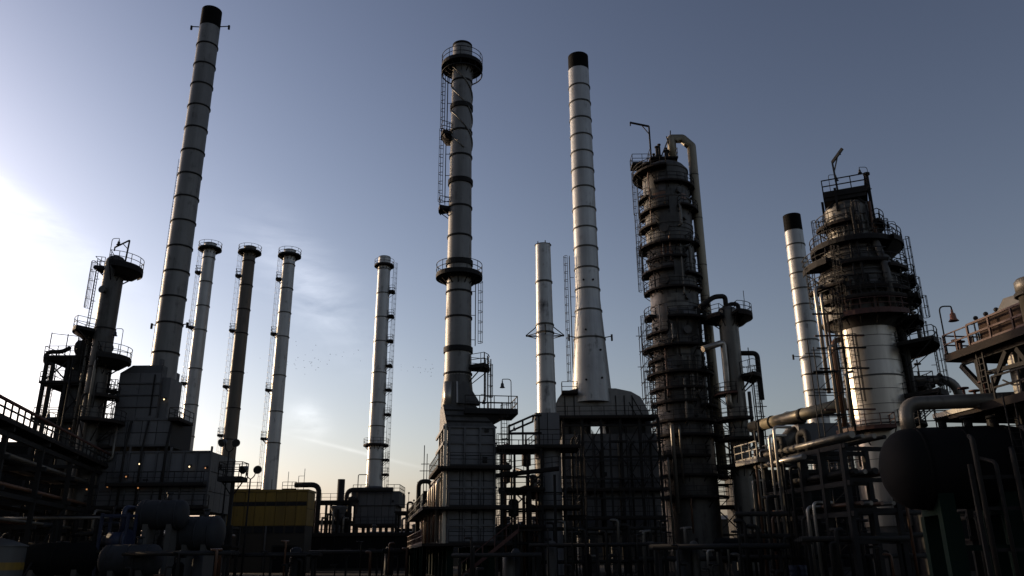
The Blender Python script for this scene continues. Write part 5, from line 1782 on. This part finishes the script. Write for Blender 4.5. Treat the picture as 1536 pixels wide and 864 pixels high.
# blower house and bent duct at the foot of the silver chimney
t = thing('duct_house', 'dark duct house with railed deck and slanting flue at the foot of the silver chimney', 'duct', (XP(1232, 655, 96), 96, 0))
zz = Zat(664, t.location.x, 96)
z2_ = Zat(632, t.location.x, 96)
obj('duct_box', MB().box(-2.6, 3.8, 0, 5, zz - 1.5, z2_ - .2), M['casing'], t)
m = MB().tube([(-6.0, 1.5, zz - 2.0), (-3.0, 1.5, z2_ - 1.4), (0, 1.5, z2_ - .8)], .95, 18, .5)
obj('slant_flue', m, M['alu_d'], t)
rect_platform(t, -4.0, -1.8, -.6, 1.2, z2_, 'FLB', M['deck'])
legs(t, -2.2, 3.4, .6, 4.4, zz - 1.5, 2, 1, .5)

# ================================================================ black horizontal drum, near right
YK = 41.0
pc = P(1368, 703, YK)
q2 = P(1500, 700, YK)
rk_ = 2.0
tk = thing('horizontal_drum', 'big black horizontal drum with dished end facing left, on green legs', 'vessel', (pc.x, YK, 0), -10)
obj('shell', MB().drum_x(0, 4.6, rk_, 1.5, 48), M['drum'], tk, (0, 0, pc.z))
for x in (.35, 2.4, 4.4):
    obj('weld_band', MB().cyl((x - .1, 0, pc.z), (x + .1, 0, pc.z), rk_ + .03, None, 48), M['drum'], tk)
for x in (.9, 3.7):
    obj('saddle', MB().box(x - .35, x + .35, -1.5, 1.5, pc.z - 2.3, pc.z - 1.2), M['green'], tk)
    for y in (-1.4, 1.4):
        obj('leg', MB().box(x - .4, x + .4, y - .3, y + .3, 0, pc.z - 2.3), M['green'], tk)
bars(tk, 'tie', [((1.3, -1.4, 1.9), (3.3, -1.4, 1.9))], .25, M['green'])
pipe(tk, [(.15, 0, pc.z + rk_ - .2), (.15, 0, pc.z + rk_ + 1.3), (3.0, 0, pc.z + rk_ + 1.3), (9, .6, pc.z + rk_ + 1.5)], .36, 'alu_d', 18, .9, 'top_pipe')
for x in (1.6, 2.8, 4.0):
    obj('nozzle', MB().cyl((x, -.6, pc.z + rk_ - .3), (x, -.6, pc.z + rk_ + .3), .2, None, 12).cyl((x, -.6, pc.z + rk_ + .3), (x, -.6, pc.z + rk_ + .42), .33, None, 12), M['drum'], tk)
rect_platform(tk, 1.0, 5.0, .8, 2.4, pc.z + rk_ + .15, 'BL', M['deck'])
ladder(tk, (4.2, -2.3), (0, -1), .3, pc.z + rk_ + .2, cage=False, w=.06, matl=M['rail'])
# pipes dropping in front of the drum
t = thing('pipe_bundle', 'dark bundle of drop pipes in front of the right end of the black drum', 'pipework', (P(1478, 760, 37.5).x, 37.5, 0), -10)
random.seed(12)
for i in range(4):
    x = i * .8
    zz = random.uniform(5.2, 8.4)
    pipe(t, [(x, 0, 0), (x, 0, zz), (x + random.uniform(-.2, .6), 1.2, zz + .3)], random.uniform(.06, .15), 'pipe_k', 10)
for z in (1.8, 3.6, 5.0):
    obj('pipe_clamp', MB().box(-.3, 2.9, .12, .26, z - .08, z + .08), M['steel'], t)
for x in (-.25, 2.85):
    obj('post', MB().box(x - .09, x + .09, .1, .28, 0, 5.6), M['steel'], t)
# lit tray pipe beneath
t = thing('pipe_run', 'bright metal pipe catching the sun low under the black drum', 'pipe', (P(1400, 770, 50).x, 50, 0), -10)
zz = Zat(770, t.location.x, 50)
pipe(t, [(-.6, 0, zz), (5.2, 0, zz)], .17, 'alu', 12, name='pipe_length')
for x in (0, 2.4, 4.9):
    obj('support', MB().box(x - .1, x + .1, .2, .4, 0, zz), M['steel'], t)
obj('valve', MB().cyl((2.0, 0, zz + .1), (2.0, 0, zz + .9), .16, .1, 10).cyl((2.0, 0, zz + .9), (2.0, 0, zz + .98), .35, .35, 14), M['pipe_r'], t)

# ================================================================ steel deck with railing at the right edge
zd = 12.0
a = PZ(1419, 533, zd)
b = PZ(1600, 466, zd)
d = b - a
L = d.to_2d().length
rot = math.degrees(math.atan2(d.y, d.x))
tp = thing('railed_deck', 'high steel deck with red-brown railing jutting in from the right edge', 'platform', (a.x, a.y, 0), rot)
dk = MB().box(0, L, 0, 5.5, zd - .08, zd)
dk.box(-.06, L, -.08, 0, zd - .38, zd + .02)
dk.box(-.08, -.002, 0, 5.5, zd - .38, zd + .02)
po = obj('deck', dk, M['deck'], tp)
rl = MB()
rail_path(rl, [(2.0, 0, zd), (L, 0, zd)], 1.15, .1, 1.6, toe=True)
obj('railing', rl, M['redox'], po)
rl = MB()
rail_path(rl, [(0, .1, zd), (0, 5, zd)], 1.1, .07, 1.6)
rail_path(rl, [(0, 0, zd), (2.0, 0, zd)], 1.1, .06, 1.0, toe=False)
obj('corner_railing', rl, M['redox'], po)
obj('joist', MB().box(.3, L, .6, .85, zd - .6, zd - .09), M['steel'], tp)
obj('joist', MB().box(.3, L, 4.2, 4.45, zd - .6, zd - .09), M['steel'], tp)
obj('machine_casing', MB().box(2.4, L, .35, 3.6, zd + .1, zd + 1.25), M['rustbox'], tp)
obj('machine_hood', MB().add([(2.9, .9, zd + 1.25), (6.5, .9, zd + 1.25), (6.5, 3.4, zd + 1.25), (2.9, 3.4, zd + 1.25), (3.5, 1.2, zd + 2.2), (6.0, 1.2, zd + 2.0), (6.0, 3.0, zd + 2.0), (3.5, 3.0, zd + 2.2)],
                            [(0, 1, 5, 4), (1, 2, 6, 5), (2, 3, 7, 6), (3, 0, 4, 7), (4, 5, 6, 7)]), M['alu_d'], tp)
for (x, y) in ((1.6, .7), (1.6, 4.3), (L - 1.5, .7), (L - 1.5, 4.3)):
    obj('column', MB().box(x - .2, x + .2, y - .2, y + .2, 0, zd - .6), M['steel'], tp)
obj('column', MB().box(2.9, 3.35, 1.2, 1.65, 0, zd - .6), M['alu_d'], tp)
bars(tp, 'brace', [((1.6, .7, zd - 2.8), (3.6, .7, zd - .65)), ((1.6, .6, zd - 2.2), (.3, .6, zd - .65)), ((4.2, .8, zd - .65), (6.5, .8, zd - 4.5)), ((3.1, 1.4, zd - 3.5), (4.4, .8, zd - .7)), ((1.6, 4.3, zd - 3.4), (3.8, 4.3, zd - .65))], .24, M['steel'])
bars(tp, 'brace', [((1.6, .7, zd - 1.4), (5.5, .8, zd - 1.5))], .2, M['steel'])
obj('cable', MB().tube([(3.4, .3, zd - 2.1), (4.2, .3, zd - 2.6), (5.2, .3, zd - 2.3), (5.8, .3, zd - 1.6)], .045, 6, .4), M['rail'], tp)
ladder(tp, (2.2, .25), (0, -1), zd - 4.5, zd - .4, cage=False, w=.07)
for (x, y, h) in ((.5, .4, .7), (.9, .3, .5)):
    obj('valve', MB().cyl((x, y, zd), (x, y, zd + h), .09, .09, 8).cyl((x, y, zd + h), (x, y, zd + h + .06), .25, .25, 12), M['redox'], tp)
m = MB().bar((.4, 1.6, zd + 1.7), (3.6, 1.6, zd + 1.9), .06)
for k in range(4):
    m.sphere((.8 + k * .8, 1.6, zd + 1.95), .13, 8, 5)
m.bar((.6, 1.6, zd), (.6, 1.6, zd + 1.75), .06)
obj('instrument_string', m, M['rail'], tp)
lampp = a + Vector((math.cos(R(rot)) * .15 - 0, math.sin(R(rot)) * .15, 0))
bell_lamp('rusty bell lamp on a gooseneck post at the corner of the high right deck', (lampp.x, lampp.y, zd + .02), 2.4, (1, 0, 0), 1.15, 'shade_r', reach=.6)
# lower deck
zd2 = Zat(622, a.x, a.y + 1)
rect_platform(tp, -1.2, L, -.4, 6.0, zd2, 'L', M['deck'], th=.4)
rl = MB()
rail_path(rl, [(3.4, -.3, zd2), (L, -.3, zd2)], 1.15, .09, 1.8, toe=False)
obj('lower_railing', rl, M['steel'], tp)
obj('lit_edge', MB().box(-1.25, 2.4, -.56, -.46, zd2 - .2, zd2 + .05), M['alu_d'], tp)
for k in range(4):
    obj('valve_stem', MB().cyl((-.6 + k * .8, .5, zd2), (-.6 + k * .8, .5, zd2 + .9 + .3 * (k % 2)), .07, .07, 8).cyl((-.6 + k * .8, .5, zd2 + .9 + .3 * (k % 2)), (-.6 + k * .8, .5, zd2 + .97 + .3 * (k % 2)), .28, .28, 12), M['redox'], tp)
for x in (3.0, 7.0, 10.0):
    obj('column', MB().box(x - .22, x + .22, 1.0, 1.44, 0, zd2 - .4), M['steel'], tp)
# vessel and silver pipe at the frame edge
pv = P(1534, 440, 26)
t = thing('vertical_vessel', 'dark capped vessel cut by the right edge above the high deck', 'vessel', (pv.x + .35, 26, 0))
zv = Zat(418, pv.x, 26)
obj('vessel_shell', MB().lathe([(.45, 0), (.45, zv - .5), (.5, zv - .5), (.5, zv - .1), (.42, zv), (.01, zv + .05)], 28), M['alu_d'], t)
obj('head_flange', MB().lathe([(.45, zv - .62), (.56, zv - .62), (.56, zv - .5), (.45, zv - .5)], 28, smooth=False), M['pipe_k'], t)
pipe(t, [(.2, -.5, zv - .28), (-.42, -.5, zv - .28), (-.42, -.5, zv - 2.2), (-.3, -.5, zv - 4)], .13, 'alu', 12, .2)

# ================================================================ low clutter at right
random.seed(33)
t = thing('pipe_manifold', 'crowd of pipes and valves in the dark below the reactor tower', 'pipework', (XP(1240, 810, 62), 62, 0))
for i in range(14):
    x = -6 + i * .95
    zz = random.uniform(1.6, 6.0)
    pipe(t, [(x, 0, 0), (x, 0, zz), (x + random.choice((-.8, .8)), 0, zz), (x + .1, 1.4, zz)], random.uniform(.07, .16), random.choice(('pipe_k', 'pipe_k', 'pipe_k', 'pipe_r')), 8)
for z in (1.5, 3.0, 4.6):
    obj('header', MB().cyl((-6.5, .4, z), (7.5, .4, z), .18, .18, 10), M['pipe_k'], t)
for x in (-6, -2, 2, 6.5):
    obj('support', MB().box(x - .12, x + .12, .7, .9, 0, 5.2), M['steel'], t)
t = thing('pipe_manifold', 'low pipes and pump heads in the dark at the foot of the main column', 'pipework', (XP(1050, 830, 68), 68, 0))
for i in range(12):
    x = -4.5 + i * .85
    zz = random.uniform(1.2, 4.2)
    pipe(t, [(x, 0, 0), (x, 0, zz), (x + random.choice((-.6, .6)), 0, zz), (x, 1.4, zz)], random.uniform(.07, .16), random.choice(('pipe_k', 'pipe', 'alu')), 8)
obj('header', MB().cyl((-5, .4, 1.4), (6, .4, 1.4), .2, .2, 10), M['pipe_k'], t)
for x in (-4.8, 0, 5.6):
    obj('support', MB().box(x - .1, x + .1, .7, .9, 0, 3.0), M['steel'], t)
for i, (px, lab) in enumerate(((1190, 'left of two blue drums standing at the bottom under the pipe rack'), (1204, 'right of two blue drums standing at the bottom under the pipe rack'))):
    x = XP(px, 855, 60)
    t = thing('blue_barrel', lab, 'barrel', (x, 60, 0), 0, 'blue barrels under the rack')
    obj('body', MB().lathe([(.3, 0), (.3, .3), (.315, .33), (.3, .36), (.3, .62), (.315, .65), (.3, .68), (.3, .92)], 20), M['blue'], t)
    obj('lid', MB().lathe([(.3, .92), (.31, .94), (.28, .95), (.01, .93)], 20), M['blue'], t)
hdrum('horizontal_drum', 'low dark exchanger drum between the main column and the pipe rack', 1120, 825, 72, 5.0, 1.0, 'drum', 8)
# frame under the black drum
t = thing('pipe_trestle', 'black steel trestle and ties deep in shadow under the right deck', 'trestle', (P(1500, 820, 44).x, 44, 0), -10)
frame(t, -1.2, 6, 0, 3.5, [2.4, 4.2, 6.4], 3, 1, .3, .3, brace=((0, 0), (2, 1)), decks=(2.4,), rails='F')
for i in range(6):
    pipe(t, [(-1 + i * 1.1, -.4, 0), (-1 + i * 1.1, -.4, 3.5 + .3 * (i % 3)), (-1 + i * 1.1, 3, 3.5 + .3 * (i % 3))], .12, 'pipe_k', 8)

# ================================================================ scaffolds and low racks
def scaffold(label, X, Y, w, d, z0, z1, rz=0):
    t = thing('tube_scaffold', label, 'scaffold', (X, Y, 0), rz)
    nx = max(1, int(w / 1.8))
    for i in range(nx + 1):
        for y in (0, d):
            obj('standard', MB().bar((w * i / nx, y, z0), (w * i / nx, y, z1 + random.uniform(-.5, 1.0)), .075), M['rail'], t)
    z = z0 + 1.6
    k = 0
    while z < z1:
        for y in (0, d):
            obj('ledger', MB().bar((-random.uniform(.2, .6), y, z), (w + random.uniform(.2, .6), y, z), .07), M['rail'], t)
        if k % 2 == 0:
            for q in range(2):
                i = random.randrange(nx)
                obj('scaffold_board', MB().box(w * i / nx, w * (i + 1) / nx, .1, d - .1, z + .05, z + .1), M['deck'], t)
        i = random.randrange(nx)
        obj('diagonal', MB().bar((w * i / nx, -.06, z - 1.6), (w * (i + 1) / nx, -.06, z + .1), .06), M['rail'], t)
        z += 1.9
        k += 1
    return t


random.seed(3)
scaffold('tube scaffold lattice in front of the large grey furnace', XP(866, 720, 83.5), 83.5, 9.0, 1.1, 0, Zat(648, XP(900, 700, 83.5), 83.5))
scaffold('tube scaffold beside the pale upright vessel of the short chimney', XP(846, 740, 81), 81, 2.2, 1.2, 0, Zat(676, XP(850, 700, 81), 81))
scaffold('tube scaffold at the left foot of the reactor tower', XP(1236, 640, 68), 68, 2.0, 1.2, Zat(700, XP(1240, 640, 68), 68) * 0, Zat(520, XP(1240, 640, 68), 68))


def low_rack(label, px0, px1, Y, z, seed):
    random.seed(seed)
    xa, xb = XP(px0, 830, Y), XP(px1, 830, Y)
    w = xb - xa
    t = thing('low_pipe_rack', label, 'pipe rack', (xa, Y, 0))
    n = max(2, int(w / 3))
    for i in range(n + 1):
        obj('post', MB().box(w * i / n - .1, w * i / n + .1, -.1, .1, 0, z), M['steel'], t)
        obj('cross_beam', MB().box(w * i / n - .08, w * i / n + .08, -.5, 1.2, z, z + .16), M['steel'], t)
    for k in range(5):
        r_ = random.uniform(.08, .2)
        pipe(t, [(-.6, -.4 + k * .38, z + .16 + r_), (w + .6, -.4 + k * .38, z + .16 + r_)], r_, 'pipe_k', 8)
    for k in range(int(w * .8)):
        x = random.uniform(0, w)
        zz = random.uniform(.5, z + 1.6)
        pipe(t, [(x, -.7, 0), (x, -.7, zz), (x + random.choice((-.5, .5)), -.7, zz), (x, .2, zz)], random.uniform(.05, .14), random.choice(('pipe_k', 'pipe_k', 'pipe_k', 'pipe_r')), 8)
    for k in range(max(2, int(w / 4))):
        x = random.uniform(.5, w - .5)
        r_ = random.uniform(.25, .55)
        h = random.uniform(1.2, 2.6)
        obj('small_pot', MB().lathe([(r_, 0), (r_, h), (r_ * .7, h + .18), (.01, h + .25)], 16, (x, 1.9, 0)), M[random.choice(('drum', 'grey', 'vessel'))], t)


low_rack('low pipe rack at the bottom below the yellow building', 345, 470, 78, 1.7, 1)
low_rack('low pipe rack at the bottom below the distant furnace', 474, 612, 84, 1.9, 2)
low_rack('low pipe rack at the bottom before the centre furnace', 690, 800, 60, 1.5, 3)
low_rack('low pipe rack at the bottom before the large furnace', 806, 985, 62, 2.2, 4)
low_rack('low pipe rack at the bottom below the two columns', 990, 1170, 58, 1.9, 5)
low_rack('low pipe rack at the bottom beneath the reactor tower', 1215, 1350, 56, 2.3, 6)
low_rack('low pipe rack at the bottom left under the wide furnace', 200, 338, 60, 1.8, 7)

# ================================================================ dark backdrop blocks, added to close bright gaps behind the racks
def dark_backdrop(label, px0, px1, py_top, Y, depth=8, nu=8, nv=4):
    xa, xb = XP(px0, 760, Y), XP(px1, 760, Y)
    t = thing('dark_backdrop', label, 'building', (xa, Y, 0), 0, 'added dark backdrop blocks')
    w = xb - xa
    z = Zat(py_top, (xa + xb) / 2, Y)
    obj('wall', MB().box(0, w, 0, depth, 0, z), M['core'], t)
    panels(t, (0, 0), (1, 0), w, .3, z - .4, nu, nv, M['drum'])
    obj('roof_edge', MB().box(-.3, w + .3, -.35, depth + .3, z - .35, z), M['steel'], t)
    for i in range(nu // 2):
        x = w * (i * 2 + .8) / nu
        o = obj('louvre', MB().box(x, x + w / nu * .6, -.16, -.08, z * .45, z * .6), M['steel'], t)
        for q in range(4):
            zz = z * .45 + z * .15 * (q + .5) / 4
            obj('slat', MB().bar((x + .05, -.2, zz), (x + w / nu * .6 - .05, -.2, zz), .1, .03), M['casing'], o)
    rl = MB()
    rail_path(rl, [(.2, .1, z), (w - .2, .1, z)], 1.1, .06)
    obj('roof_railing', rl, M['rail'], t)
    for i in range(3):
        x = w * (i + .5) / 3
        obj('roof_vent', MB().cyl((x, 2, z), (x, 2, z + 1.0), .3, .3, 12).cyl((x, 2, z + 1.0), (x, 2, z + 1.3), .5, .2, 12), M['casing'], t)
    return t


dark_backdrop('added dark backdrop block behind the left pipe rack', -90, 138, 664, 100, 9, 10, 4)
dark_backdrop('added dark backdrop block behind the rack between slim column and reactor', 1118, 1300, 706, 92, 8, 8, 4)
dark_backdrop('added dark backdrop block behind the black drum at the right edge', 1396, 1640, 668, 66, 8, 8, 4)
dark_backdrop('added low dark backdrop block under the distant furnace', 468, 650, 800, 118, 6, 10, 2)
dark_backdrop('added dark backdrop block behind the trestle of the short chimney', 742, 860, 790, 100, 6, 6, 2)

# ================================================================ far birds
random.seed(4)
m = MB()
for i in range(58):
    u = random.random()
    px = random.gauss(455, 45) if i < 40 else random.uniform(585, 650)
    py = random.gauss(540, 11) if i < 40 else random.gauss(553, 5)
    p = P(px, py, random.uniform(170, 210))
    w = random.uniform(.2, .3)
    a = random.uniform(0, math.pi)
    dx, dy = math.cos(a) * w, math.sin(a) * w
    h = random.uniform(-.05, .22)
    m.add([(p.x, p.y, p.z), (p.x + dx, p.y + dy, p.z + h), (p.x + dx * .4 - dy * .35, p.y + dy * .4 + dx * .35, p.z + .03), (p.x - dx, p.y - dy, p.z + h), (p.x - dx * .4 - dy * .35, p.y - dy * .4 + dx * .35, p.z + .03), (p.x + dy * .3, p.y - dx * .3, p.z), (p.x, p.y, p.z - .08)],
          [(0, 1, 2), (0, 4, 3), (0, 2, 4), (5, 2, 4), (5, 6, 2), (5, 4, 6)])
o = obj('bird_flock', m, M['bird'])
o['kind'] = 'stuff'
tag(o, 'scattered flock of tiny dark birds flying low behind the slim chimneys', 'birds')
